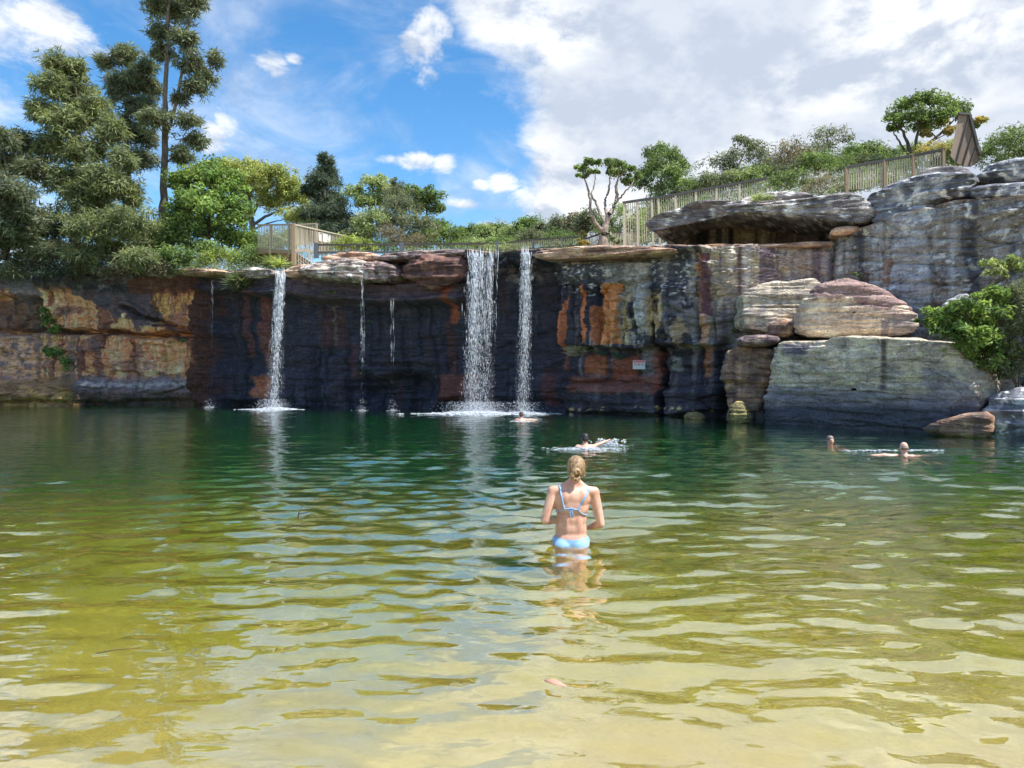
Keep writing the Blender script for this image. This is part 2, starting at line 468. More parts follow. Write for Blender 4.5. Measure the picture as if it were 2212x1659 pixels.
    lich = sstep(fbm(X * 4.2 + 3, Y * 4.2, Z * 4.2, 3), 0.36, 0.46)
    lay(G * lich * sstep(Vw, 380, 440), (206, 214, 218), 0.75)
    lay(sstep(Vw, 905, 935) * sstep(U, -900, -890), (34, 38, 34), 0.8)
    C *= (1 + 0.16 * mott + 0.10 * streak2)[..., None]
    return np.clip(C * GAIN, 0.004, 0.85)


def strata(s, Z, X, Y):
    """bedding relief: thin ledges standing proud and recessed, never quite level"""
    zz = Z + 0.25 * fbm(s * 0.12, Z * 0.1, 3.3, 3)
    a = vn(s * 0.10, zz * 3.1, 1.0) * 0.10 + vn(s * 0.25, zz * 8.5, 2.0) * 0.055 + vn(s * 0.7, zz * 17, 4.0) * 0.022
    return a


def blocks(a, b, seed):
    """jointed blocks: random push of each block and distance to the nearest joint"""
    ia, ib = np.floor(a), np.floor(b)
    f1 = np.full(a.shape, 9.0); f2 = np.full(a.shape, 9.0); val = np.zeros(a.shape)
    for da in (-1, 0, 1):
        for db in (-1, 0, 1):
            ca, cb = ia + da, ib + db
            z0 = np.zeros_like(ca) + seed
            ja = ca + .5 + .42 * _hash(ca, cb, z0); jb = cb + .5 + .42 * _hash(ca, cb, z0 + 7)
            d = np.maximum(np.abs(a - ja), np.abs(b - jb)) * .6 + np.hypot(a - ja, b - jb) * .4
            v = _hash(ca, cb, z0 + 13)
            near = d < f1
            f2 = np.where(near, f1, np.minimum(f2, d)); val = np.where(near, v, val); f1 = np.where(near, d, f1)
    return val, f2 - f1


def build_cliff():
    ns = len(foot)
    nz_u, nz = 16, 165
    zs_top = topz
    rows = []
    U = fu; D = np.where(fu > 4000, 20.0, fD)
    # rows: under water, then face, then back over the lip
    t = np.concatenate([np.linspace(-3.0, 0.0, nz_u, endpoint=False)])
    Zl = [np.full(ns, v) for v in t] + [zs_top * k for k in np.linspace(0, 1, nz)]
    Z = np.array(Zl); S2 = np.broadcast_to(sarc, Z.shape); U2 = np.broadcast_to(U, Z.shape)
    D2 = np.broadcast_to(D, Z.shape)
    V = HY - (Z - CH) / D2 * F
    X0 = foot[:, 0][None] + 0 * Z; Y0 = foot[:, 1][None] + 0 * Z
    w = 10 * fbm(S2 * 0.5, Z * 0.7, 8.0, 3)
    Uw, Vw = U2 + 0.7 * w, V + w
    o = 0.32 * fbm(S2 * 0.22, Z * 0.35, 0.5, 4) + 0.16 * fbm(S2 * 1.1, Z * 1.3, 4.5, 4)
    o = o + strata(S2, Z, X0, Y0) * (0.6 + 0.5 * sstep(U2, 430, 700))
    # blocky facets
    q = vn(S2 * 0.45, Z * 0.5, 12.0); o = o + 0.16 * np.round(q * 3) / 3
    wa, wb = 0.5 * fbm(S2 * 0.5, Z * 0.8, 2.2, 3), 0.35 * fbm(S2 * 0.5 + 7, Z * 0.8, 4.2, 3)
    wt = 0.9 - 0.45 * soft(U2, 450, 1190, 20) - 0.25 * soft(U2, 1200, 1800, 20)
    v1, e1 = blocks(S2 / 2.1 + wa, Z / 0.95 + wb, 3); v2, e2 = blocks(S2 / 0.8 + 2 * wa, Z / 0.42 + 2 * wb, 11)
    o = o + wt * (0.22 * v1 + 0.07 * v2 - 0.16 * np.exp(-(e1 / 0.05) ** 2) - 0.05 * np.exp(-(e2 / 0.07) ** 2))
    # --- left wall: two courses with an open joint
    L = 1 - sstep(U2, 424, 436)
    joint = interp_px(U2, [(-900, 712), (90, 714), (180, 716), (300, 723), (420, 728)])
    o -= L * 0.9 * np.exp(-((Vw - joint) / 5.5) ** 2)
    dj = interp_px(U2, [(250, 660), (320, 690), (420, 722)])
    o -= L * soft(U2, 255, 420, 6) * 0.7 * np.exp(-((Vw - dj) / 5.0) ** 2)
    o += L * 0.25 * sstep(Vw, joint + 2, joint + 10)
    o += L * 0.28 * (1 - sstep(Vw, 612, 630))                   # brow above the orange face
    o -= L * 0.5 * sstep(Vw, 858, 868)                          # undercut at the water
    o += (1 - sstep(U2, 170, 190)) * 0.9 * sstep(Vw, 818, 834)  # low ledges at the far side
    o += 0.3 * (1 - sstep(U2, 170, 190)) * sstep(Vw, 846, 850)
    o -= box_mask(U2, Vw, -200, 84, 640, 712, 10, 6) * 0.8
    for xc, yy0, yy1 in [(292, 733, 860), (190, 735, 800), (330, 640, 700), (128, 720, 800)]:
        o -= L * 0.22 * np.exp(-((Uw - xc) / 3.0) ** 2) * soft(Vw, yy0, yy1, 8)
    o += 0.45 * soft(U2, 419, 452, 5) + soft(U2, 419, 452, 5) * 0.12 * np.sin(U2 * 0.9)
    # --- dark amphitheatre: brow band above, deep recess below
    Cn = soft(U2, 446, 1200, 14)
    brow = interp_px(U2, [(430, 624), (560, 634), (640, 640), (760, 650), (880, 656), (1000, 652), (1050, 600), (1100, 575), (1200, 566)])
    o -= Cn * (0.95 * sstep(Vw, brow - 2, brow + 8) + 0.35 * sstep(Vw, brow + 20, brow + 120))
    o += Cn * 0.35 * np.exp(-((Vw - brow + 7) / 6) ** 2)
    o -= soft(U2, 640, 1010, 12) * 0.7 * (1 - sstep(Vw, interp_px(U2, [(640, 590), (760, 606), (1010, 612)]) - 3, interp_px(U2, [(640, 590), (760, 606), (1010, 612)]) + 5))
    cv = np.hypot((U2 + 1.6 * w - 832) / 96, (V + 2.0 * w - 850) / 52)
    o -= (1 - sstep(cv, 0.55, 1.15)) * 1.2
    o += Cn * 0.22 * sstep(Vw, 800, 812) * (1 - soft(U2, 720, 925, 8))
    o -= Cn * 0.6 * sstep(Vw, 860, 872) * soft(U2, 450, 560, 8)
    o += Cn * 0.20 * fbm(S2 * 0.5 + Z * 0.5, Z * 1.6 - S2 * 0.3, 6.0, 4)          # slanting cross-beds
    # --- streaked face
    R = soft(U2, 1196, 1560, 8)
    bed = (Vw - 0.16 * (U2 - 1180))
    cross = soft(U2, 1180, 1800, 10) * (1 - sstep(Vw, 618, 650))
    o += cross * (0.05 * np.sin(bed * 0.95 + 2 * vn(S2 * 0.5, Z * 1.0, 2)) + 0.04 * np.sin(bed * 2.1))
    o -= R * 0.30 * np.exp(-((Vw - 556 - 0.0 * U2) / 7) ** 2)
    peel = fbm(S2 * 1.6, Z * 0.22, 9.0, 3)
    o += R * soft(Vw, 612, 748, 5) * 0.28 * np.round(np.clip(peel * 3.2, -1.5, 1.5))
    o += pip(Uw, Vw, [(1294, 611), (1337, 611), (1332, 690), (1335, 747), (1294, 747), (1300, 690)]) * 0.12
    o -= R * (0.75 * sstep(Vw, 748, 754) - 0.35 * sstep(Vw, 800, 840) - 0.3 * sstep(Vw, 826, 836))
    o -= R * 0.4 * np.exp(-((Vw - 826 - 0.03 * (U2 - 1220)) / 4.5) ** 2)
    for xc, yy0, yy1, am, wd in [(1417, 640, 905, 0.6, 5), (1290, 620, 748, 0.25, 3), (1340, 620, 748, 0.22, 3), (1401, 600, 748, 0.25, 3), (1440, 640, 750, 0.2, 3), (1508, 545, 810, 0.2, 3), (1575, 740, 905, 0.8, 18), (1797, 480, 640, 0.5, 5), (1916, 500, 640, 0.18, 4), (1240, 600, 748, 0.15, 4)]:
        o -= am * np.exp(-((Uw - xc) / wd) ** 2) * soft(Vw, yy0, yy1, 8)
    o -= R * 0.5 * sstep(Vw, 889, 897)
    # cap slab standing out over the face
    cap = interp_px(U2, [(640, 577), (860, 566), (1000, 566), (1150, 562), (1300, 552), (1500, 542), (1560, 538)])
    o += soft(U2, 990, 1530, 12) * 0.5 * (1 - sstep(Vw, cap - 4, cap + 3))
    # --- blue-grey wall: a few level joints
    G = sstep(U2, 1796, 1812)
    for yy in (508, 545, 572, 610, 655, 690):
        o -= G * 0.16 * np.exp(-((Vw - yy - 0.05 * (U2 - 1950) + 4 * vn(S2 * 0.3, Z * 0 + yy, 1)) / 2.6) ** 2)
    Xf = X0 + fn[:, 0][None] * o; Yf = Y0 + fn[:, 1][None] * o
    fade = sstep(Z, -3.0, -0.5)
    # back over the lip
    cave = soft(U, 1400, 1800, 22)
    BR = [0.05, 0.15, 0.3, 0.5, 0.75, 1.0, 1.3, 1.6, 2.0, 2.4, 2.8, 3.2, 3.6, 3.9, 4.05, 4.15, 4.25, 4.35, 4.5, 4.8, 5.2]
    Xb, Yb, Zb = [], [], []
    ox, oy = Xf[-1], Yf[-1]
    for r in BR:
        Xb.append(ox - fn[:, 0] * r); Yb.append(oy - fn[:, 1] * r)
        base = topz + 0.05 * (1 - np.exp(-r * 4)) + 0.12 * fbm(sarc * 0.6, r * 0.8 + 0 * sarc, 3.0, 4) * min(1, r) + 0.03 * r
        wallup = sstep(np.full(ns, r), 3.9, 4.45) * 2.15
        Zb.append(base + cave * wallup)
    X = np.vstack([Xf, np.array(Xb)]); Y = np.vstack([Yf, np.array(Yb)]); Z = np.vstack([Z, np.array(Zb)])
    U3 = np.vstack([U2, np.broadcast_to(U, (len(BR), ns))])
    V3 = np.vstack([V, np.broadcast_to(V[-1], (len(BR), ns))])
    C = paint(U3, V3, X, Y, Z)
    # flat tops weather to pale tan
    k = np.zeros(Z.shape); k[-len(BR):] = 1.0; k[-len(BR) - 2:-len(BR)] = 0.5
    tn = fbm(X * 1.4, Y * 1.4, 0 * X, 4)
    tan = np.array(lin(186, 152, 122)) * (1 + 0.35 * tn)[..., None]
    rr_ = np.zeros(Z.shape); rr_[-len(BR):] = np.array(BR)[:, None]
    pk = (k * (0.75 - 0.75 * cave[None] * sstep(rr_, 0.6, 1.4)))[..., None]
    C = C * (1 - 0.6 * (cave[None] * sstep(rr_, 0.6, 1.4))[..., None])  # rock shelter's shade darkened into its floor and back wall colour
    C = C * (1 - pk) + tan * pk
    V_ = np.stack([X, Y, Z], -1).reshape(-1, 3)
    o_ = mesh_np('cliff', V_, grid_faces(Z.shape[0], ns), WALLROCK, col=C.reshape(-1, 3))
    tag(o_, 'long sandstone cliff around the pool, orange, black and grey streaked', None, kind='structure')
    return o_, X[-1], Y[-1], Z[-1], (Xf, Yf, np.array(Zl))


cliff, lipx, lipy, lipz, faceg = build_cliff()

# plateau ground behind the lip, out to the horizon
gm, b, out = newmat('scrub_soil')
tcx = b.add('ShaderNodeTexCoord')
n1 = b.noise(tcx.outputs['Object'], 0.5, 6, 0.6); n2 = b.noise(tcx.outputs['Object'], 6, 6, 0.6)
c = b.mix(b.smooth(n1, 0.4, 0.6), (0.05, 0.065, 0.025), (0.12, 0.095, 0.055))
c = b.mix(b.smooth(n2, 0.4, 0.7, 0, 0.6), c, (0.16, 0.13, 0.085))
pbsdf(b, out, c, 0.9, bump(b, n2, 0.6, 0.08), 0.2)
SOIL = gm


def build_ground():
    idx = np.unique(np.concatenate([np.arange(0, len(foot), 12), [len(foot) - 1]]))
    cx, cy = -2.0, 12.0
    bx, by, bz = lipx[idx], lipy[idx], lipz[idx]
    dx, dy = bx - cx, by - cy; l = np.hypot(dx, dy); dx, dy = dx / l, dy / l
    R = np.concatenate([[-0.9, -0.4, 0.0], np.geomspace(0.5, 900, 46)])
    out = []
    for r in R:
        x, y = bx + dx * r, by + dy * r
        hill = 1.9 * sstep(np.full(len(bx), r), 0, 9) * sstep(x, 7, 15) + 5.0 * sstep(np.full(len(bx), r), 6, 60) * sstep(x / np.maximum(y, 1), 0.1, 0.5)
        left = 1.2 * sstep(np.full(len(bx), r), 2, 30) * (1 - sstep(x / np.maximum(y, 1), -0.4, -0.1))
        z = bz + hill + left + 0.25 * fbm(x * 0.3, y * 0.3, 0 * x, 3) * sstep(np.full(len(bx), r), 0.3, 3)
        if r < 0.3: z = bz - 0.12 - 0.3 * (0.3 - r)
        z = np.where(r > 120, z + 0, z)
        out.append(np.stack([x, y, z], 1))
    P = np.concatenate(out)
    o = mesh_np('plateau_ground', P, grid_faces(len(R), len(idx)), SOIL)
    tag(o, 'scrubby sandy ground on top of the cliff', None, kind='structure')
    return o


ground = build_ground()

# ------------------------------------------------------------------ sand bed, beach, water
sm, b, out = newmat('pool_sand')
tcx = b.add('ShaderNodeNewGeometry')
n1 = b.noise(tcx.outputs['Position'], 1.1, 6, 0.6); n2 = b.noise(tcx.outputs['Position'], 14, 5, 0.6); n3 = b.noise(tcx.outputs['Position'], 160, 2, 0.5)
c = b.mix(b.smooth(n1, 0.35, 0.65), (0.70, 0.51, 0.19), (0.80, 0.62, 0.28))
c = b.mix(b.smooth(n2, 0.58, 0.72, 0, 0.35), c, (0.48, 0.33, 0.10))
c = b.mix(b.smooth(n3, 0.6, 0.75, 0, 0.3), c, (0.36, 0.26, 0.12))
sepy = b.add('ShaderNodeSeparateXYZ'); b.l.new(tcx.outputs['Position'], sepy.inputs[0])
deep = b.smooth(b.math('ADD', sepy.outputs[1], b.math('MULTIPLY', n1, 5.0)), 10.0, 18.0)      # deep water's scattered blue-green light painted into the floor colour
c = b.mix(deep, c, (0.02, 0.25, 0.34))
pbsdf(b, out, c, 0.9, bump(b, n2, 0.4, 0.02), 0.2)
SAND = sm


def bed_z(x, y):
    d = np.interp(y, [-60, -12, 0, 1.4, 3.0, 4.5, 6.6, 9.0, 12, 16, 22, 34, 46], [5, 2.2, 0.28, 0.03, -0.2, -0.47, -0.83, -1.15, -1.7, -2.3, -2.7, -2.9, -2.9])
    sh = 1.2 * fbm(x * 0.12, y * 0.12, 0 * x, 3)
    rip = 0.025 * np.sin(y * 5.5 + x * 1.1 + 3 * vn(x * 0.4, y * 0.4, 3)) * sstep(y, 1, 3) * (1 - sstep(y, 8, 14))
    return d + 0.07 * sh * sstep(y, 2.5, 8) + rip + 0.02 * fbm(x * 1.5, y * 1.5, 0 * x + 2, 3)


def build_bed():
    ys = np.concatenate([np.linspace(-60, -2, 16, endpoint=False), np.arange(-2, 14, 0.12), np.linspace(14, 47, 50)])
    xs = np.concatenate([np.linspace(-58, -12, 30, endpoint=False), np.arange(-12, 12, 0.2), np.linspace(12, 40, 20)])
    X, Y = np.meshgrid(xs, ys)
    Z = bed_z(X, Y)
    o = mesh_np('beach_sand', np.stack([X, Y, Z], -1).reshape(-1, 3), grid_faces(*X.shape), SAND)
    tag(o, 'pale golden sand of the beach and pool bed', None, kind='structure')


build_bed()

wm, b, out = newmat('pool_water')
geo = b.add('ShaderNodeNewGeometry')
nb = b.noise(b.vmath('MULTIPLY', geo.outputs['Position'], (1.0, 1.7, 1.0)), 2.6, 2.5, 0.5, 0.2)
nb2 = b.noise(b.vmath('MULTIPLY', geo.outputs['Position'], (1.0, 1.9, 1.0)), 4.6, 3, 0.55, 0.2)
sy = b.add('ShaderNodeSeparateXYZ'); b.l.new(geo.outputs['Position'], sy.inputs[0])
ruf = b.math('MULTIPLY', b.smooth(sy.outputs[1], 4.0, 13.0, 0.12, 1.0), b.smooth(b.noise(geo.outputs['Position'], 0.22, 3, 0.5), 0.35, 0.6, 0.35, 1.0))
nb = b.math('ADD', b.math('MULTIPLY', nb, 0.8), b.math('MULTIPLY', b.math('MULTIPLY', nb2, ruf), 0.9))
bn = bump(b, nb, 0.42, 0.035)
cosi = b.math('ABSOLUTE', b.vmath('DOT_PRODUCT', geo.outputs['Incoming'], bn))
fres = b.math('ADD', b.math('MULTIPLY', b.math('POWER', b.math('SUBTRACT', 1.0, cosi), 3.0), 0.80), 0.18, clamp=True)
gl = b.add('ShaderNodeBsdfAnisotropic'); gl.inputs['Color'].default_value = (1, 1, 1, 1); gl.inputs['Roughness'].default_value = 0.006
b.l.new(bn, gl.inputs['Normal'])
tr = b.add('ShaderNodeBsdfRefraction'); tr.inputs['IOR'].default_value = 1.33; tr.inputs['Roughness'].default_value = 0.0; b.l.new(bn, tr.inputs['Normal'])
td = b.add('ShaderNodeBsdfTransparent')
tm = b.add('ShaderNodeMixShader'); tm.inputs[0].default_value = 0.30        # lets direct sun through to the bed
b.l.new(tr.outputs[0], tm.inputs[1]); b.l.new(td.outputs[0], tm.inputs[2])
mx = b.add('ShaderNodeMixShader'); b.l.new(fres, mx.inputs[0]); b.l.new(tm.outputs[0], mx.inputs[1]); b.l.new(gl.outputs[0], mx.inputs[2])
b.l.new(mx.outputs[0], out.inputs['Surface'])
va = b.add('ShaderNodeVolumeAbsorption'); va.inputs['Color'].default_value = (0.82, 0.88, 0.18, 1); va.inputs['Density'].default_value = 1.15
vs = b.add('ShaderNodeVolumeScatter'); vs.inputs['Color'].default_value = (0.02, 0.45, 0.55, 1); vs.inputs['Density'].default_value = 0.10
av = b.add('ShaderNodeAddShader'); b.l.new(va.outputs[0], av.inputs[0]); b.l.new(vs.outputs[0], av.inputs[1])
b.l.new(av.outputs[0], out.inputs['Volume'])
WATER = wm
WOMAN = (0.565, 7.08)


def wave_h(X, Y, spacing):
    r = np.random.default_rng(5)
    H = np.zeros_like(X)
    wx = X + 0.35 * fbm(X * 0.35, Y * 0.35, 0 * X, 2); wy = Y + 0.35 * fbm(X * 0.35 + 9, Y * 0.35, 0 * X, 2)
    for i in range(64):
        lam = 0.11 * (7.0 ** r.random())
        ang = math.radians(r.normal(-92, 26))
        if i % 6 == 0: ang += math.radians(r.choice([-48, 48]))
        k = 2 * math.pi / lam
        a = 0.0054 * (lam / 0.5) ** 0.88 / math.sqrt(8) * (0.6 + 0.8 * r.random())
        fade = np.clip((lam / spacing - 2.2) / 2.5, 0, 1)
        grp = 0.55 + 0.9 * vn(X * 0.5 + 13.1 * i, Y * 0.9 - 7.7 * i, 0.0 * X + i)      # each train comes in short-crested groups
        H += a * fade * np.clip(grp, 0, 1.5) * np.sin(k * (math.cos(ang) * wx + math.sin(ang) * wy) + r.random() * 6.28)
    amp = 1.0 + 0.7 * fbm(X * 0.14, Y * 0.12, 0 * X + 3, 3)
    amp *= 0.66 + 1.15 * sstep(Y, 4.0, 10) - 0.3 * sstep(Y, 26, 34)
    amp *= 1 - 0.5 * sstep(-X / (Y + 3), 0.2, 0.6)
    H = H * np.clip(amp, 0.15, 2.2)
    d = np.hypot(X - WOMAN[0], Y - WOMAN[1])
    H += 0.006 * np.sin(d * 2 * math.pi / 0.42 - 1.0) * np.exp(-d / 1.6) * sstep(d, 0.1, 0.3)
    for (fx, fy) in [(-12.6, 37.5), (-0.9, 33.2), (1.2, 33)]:
        d = np.hypot(X - fx, Y - fy)
        H += 0.02 * np.sin(d * 2 * math.pi / 1.1) * np.exp(-d / 6)
    return H


def build_water():
    step = 0.0052
    w = np.exp(np.arange(math.log(3.0), math.log(51), step)); u = np.arange(-1.02, 0.92, 0.0066)
    Wg, Ug = np.meshgrid(w, u, indexing='ij')
    Y = Wg - 3.0; X = Ug * Wg
    Z = wave_h(X, Y, Wg * 0.0066)
    nr, nc = X.shape
    V = np.stack([X, Y, Z], -1).reshape(-1, 3)
    Fc = grid_faces(nr, nc)
    # close the body of water: sides and floor
    ring = np.concatenate([np.arange(nc), np.arange(1, nr) * nc + nc - 1, (nr - 1) * nc + np.arange(nc - 2, -1, -1), np.arange(nr - 2, 0, -1) * nc])
    low = V[ring].copy(); low[:, 2] = -7.0
    n0 = len(V); m = len(ring); i = np.arange(m); j = (i + 1) % m
    sides = np.stack([ring[i], n0 + i, n0 + j, ring[j]], 1)
    V = np.vstack([V, low, [[0, 20, -7.0]]])
    tri = np.stack([n0 + i, np.full(m, n0 + m), n0 + j, n0 + j], 1)
    me_faces = np.vstack([Fc, sides])
    o = mesh_np('pool_water', V[:-1], me_faces, WATER)
    bm = bmesh.new(); bm.from_mesh(o.data); bm.verts.ensure_lookup_table()
    bm.faces.new([bm.verts[n0 + q] for q in range(m)][::-1])
    bmesh.ops.recalc_face_normals(bm, faces=bm.faces[:])
    for f in bm.faces: f.smooth = abs(f.normal.z) > 0.3 and f.calc_center_median().z > -1
    bm.to_mesh(o.data); bm.free()
    tag(o, 'rippled green and gold water of the pool', None, kind='structure')
    return o


water = build_water()

# ------------------------------------------------------------------ boulders and slabs
bpy.context.view_layer.update()
CAM = Vector((0, 0, CH))


def hit(px, py, default=34.0):
    """where the sight line through a surveyed point meets the cliff"""
    d = Vector(((px - CX) / F, 1.0, (HY - py) / F)).normalized()
    ok, loc, nor, _ = cliff.ray_cast(CAM, d)
    return (loc, nor) if ok else (at(px, py, default), Vector((0, -1, 0)))


def foot_at(u, off=0.0):
    i = int(np.argmin(np.abs(fu - u)))
    return (foot[i, 0] + fn[i, 0] * off, foot[i, 1] + fn[i, 1] * off)


def rock_colour(kind, U, V, X, Y, Z):
    mott = fbm(X * 2.4, Y * 2.4, Z * 3.0, 5); fineb = fbm(X * 0.8, Y * 0.8, Z * 9.0 + X * 1.6, 4)
    arc = X * 0.9 - Y * 0.45
    streak = fbm(arc * 3.0, Z * 0.25, 4.0, 4); lich = sstep(fbm(X * 5, Y * 5, Z * 5, 3), 0.28, 0.42)
    pal = {'grey': ((112, 100, 94), (160, 150, 140), (62, 54, 56), (206, 210, 208), .5),
           'dark': ((74, 54, 52), (120, 86, 74), (36, 30, 34), (150, 120, 104), .2),
           'tan': ((134, 108, 92), (168, 140, 116), (84, 68, 66), (186, 176, 166), .3),
           'purple': ((92, 78, 80), (132, 114, 106), (54, 46, 52), (190, 180, 176), .3),
           'dome': ((152, 136, 120), (172, 158, 140), (112, 96, 92), (206, 198, 186), .1),
           'slab': ((146, 136, 120), (172, 160, 138), (104, 99, 98), (176, 178, 178), .25),
           'block': ((144, 135, 122), (168, 156, 138), (98, 94, 96), (176, 176, 174), .2),
           'column': ((108, 84, 70), (142, 120, 98), (62, 56, 58), (160, 144, 122), .2),
           'lichen': ((92, 94, 102), (136, 138, 142), (48, 50, 58), (216, 218, 216), .85),
           'overhang': ((92, 88, 90), (140, 134, 130), (50, 48, 54), (212, 214, 212), .6),
           'moss': ((104, 94, 62), (140, 128, 76), (56, 58, 48), (150, 140, 100), .2)}[kind]
    a, bcol, c, d, lk = (np.array(lin(*q)) if isinstance(q, tuple) else q for q in pal)
    C = np.empty(U.shape + (3,)); C[:] = a
    def lay(m, q): C[:] = C * (1 - np.clip(m, 0, 1)[..., None]) + q * np.clip(m, 0, 1)[..., None]
    lay(sstep(mott, 0.0, 0.4) * 0.8, bcol); lay(sstep(fineb, 0.1, 0.4) * 0.6, bcol)
    lay(sstep(-streak, 0.14, 0.40) * 0.5, c); lay(sstep(-mott, 0.15, 0.5) * 0.6, c)
    lay(lich * lk, d)
    w1 = fbm(X * 0.9, Y * 0.9, Z * 0.9, 4)
    if kind == 'dome':
        lay(pip(U + 14 * w1, V + 16 * mott, [(1745, 625), (1790, 590), (1870, 600), (1960, 640), (1990, 668), (1930, 664), (1870, 655), (1830, 640), (1790, 650)]) * .8, np.array(lin(104, 82, 84)))
        lay(soft(U + 4 * w1, 1905, 1924, 3) * soft(V, 690, 730, 6) * .8, np.array(lin(78, 72, 80)))
        lay(soft(U + 8 * w1, 1930, 1975, 5) * soft(V, 680, 730, 6) * .7, np.array(lin(110, 104, 106)))
    if kind == 'slab':
        lay(soft(U + 2 * w1, 1902, 1914, 2) * soft(V, 735, 850, 6) * .9, np.array(lin(66, 56, 50)))
        lay(soft(U + 8 * w1, 1688, 1744, 5) * soft(V + 6 * w1, 736, 770, 5) * .8, np.array(lin(78, 76, 88)))
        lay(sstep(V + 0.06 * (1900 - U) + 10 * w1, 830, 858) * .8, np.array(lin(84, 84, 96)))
        lay(sstep(V + 6 * w1, 868, 885) * .85, np.array(lin(46, 50, 60)))  # shade of an undercut painted across the slab's foot
        lay(sstep(np.sin((V - 0.10 * (U - 1680)) * 0.42 + 5 * w1), 0.1, 0.9) * soft(V, 760, 850, 12) * .22, np.array(lin(190, 182, 162)))
        lay(pip(U + 10 * w1, V + 8 * w1, [(1988, 790), (2050, 800), (2110, 850), (2060, 870), (1990, 830)]) * .6, np.array(lin(96, 94, 104)))
    C *= (1 + 0.2 * mott)[..., None]
    return np.clip(C * GAIN, 0.01, 0.85)


def outline_rock(name, poly, line, depth, bulge=0.2, kind='grey', parent=None, n=220, amp=0.10, seed=0.0, nf=20, edge=5, taper=0.06, chaikin=1):
    A, Bq = np.array(line[0], float), np.array(line[1], float)
    t = (Bq - A) / np.linalg.norm(Bq - A); nrm = np.array([t[1], -t[0]])
    if nrm[1] > 0: nrm = -nrm
    pts = []
    for (px, py) in poly:
        k = (px - CX) / F
        a = (k * A[1] - A[0]) / (t[0] - k * t[1]); D = A[1] + a * t[1]
        pts.append((a, zat(py, D)))
    P = np.array(pts)
    for _ in range(chaikin):                      # soften the corners
        Q = np.empty((len(P) * 2, 2)); Nx = np.roll(P, -1, 0)
        Q[0::2] = P * .78 + Nx * .22; Q[1::2] = P * .22 + Nx * .78; P = Q
    Pc = np.vstack([P, P[:1]]); d = np.concatenate([[0], np.cumsum(np.linalg.norm(np.diff(Pc, axis=0), axis=1))])
    s = np.linspace(0, d[-1], n, endpoint=False)
    ring = np.stack([np.interp(s, d, Pc[:, 0]), np.interp(s, d, Pc[:, 1])], 1)
    jit = vn(s * 1.1 + seed, 0 * s, 3.3) * .6 + vn(s * 2.7 + seed, 0 * s, 9.3) * .4
    c = ring.mean(0)
    rad_ = np.linalg.norm(ring - c, axis=1, keepdims=True)
    ring = ring + (ring - c) / (rad_ + 1e-6) * (np.minimum(.10, .14 * rad_[:, 0].min()) * jit)[:, None]
    rings = [(q, bulge * (1 - q ** edge)) for q in np.linspace(0.01, 1, nf) ** 0.8]
    rings += [(1.0 - taper * q * q, -depth * q) for q in np.linspace(0.04, 1, 12)] + [(0.5, -depth * 1.03), (0.01, -depth * 1.04)]
    out = []
    for (q, of) in rings:
        p = c + (ring - c) * q
        out.append(np.stack([A[0] + t[0] * p[:, 0] + nrm[0] * of, A[1] + t[1] * p[:, 0] + nrm[1] * of, p[:, 1]], 1))
    V = np.array(out)
    X, Y, Z = V[..., 0], V[..., 1], V[..., 2]
    U_ = CX + F * X / Y; V_ = HY - (Z - CH) / Y * F
    mid = np.array([A[0] + t[0] * c[0] - nrm[0] * depth * .5, A[1] + t[1] * c[0] - nrm[1] * depth * .5, c[1]])
    dirn = V - mid; dirn /= np.linalg.norm(dirn, axis=-1, keepdims=True) + 1e-6
    h = amp * (fbm(X * 0.9 + seed, Y * 0.9, Z * 1.6, 5) + 0.6 * vn(X * 0.4 + seed, Y * 0.4, Z * 5.2 + 0.5 * X) + 0.4 * vn(X * 0.6, Y * 0.6 + seed, Z * 13))
    q_ = Z * 2.6 + 0.35 * X + 0.6 * fbm(X * .5, Y * .5, Z * .5, 3) + seed
    h = h + amp * 0.35 * (np.abs((q_ % 1.0) - .5) * 2 > .86) * -1.0 * sstep(vn(X * .7, Y * .7, np.floor(q_) * 3.1), -.3, .2)
    V = V + dirn * h[..., None]
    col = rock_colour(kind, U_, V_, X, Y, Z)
    base = Vector((float(mid[0]), float(mid[1]), float(V[..., 2].min())))
    o = mesh_np(name, (V - np.array(base)).reshape(-1, 3), grid_faces(len(rings), n, True), ROCK, parent=parent, col=col.reshape(-1, 3), loc=base)
    return o


def lipline(u0, u1, o0=0.4, o1=None):
    return (foot_at(u0, o0), foot_at(u1, o0 if o1 is None else o1))


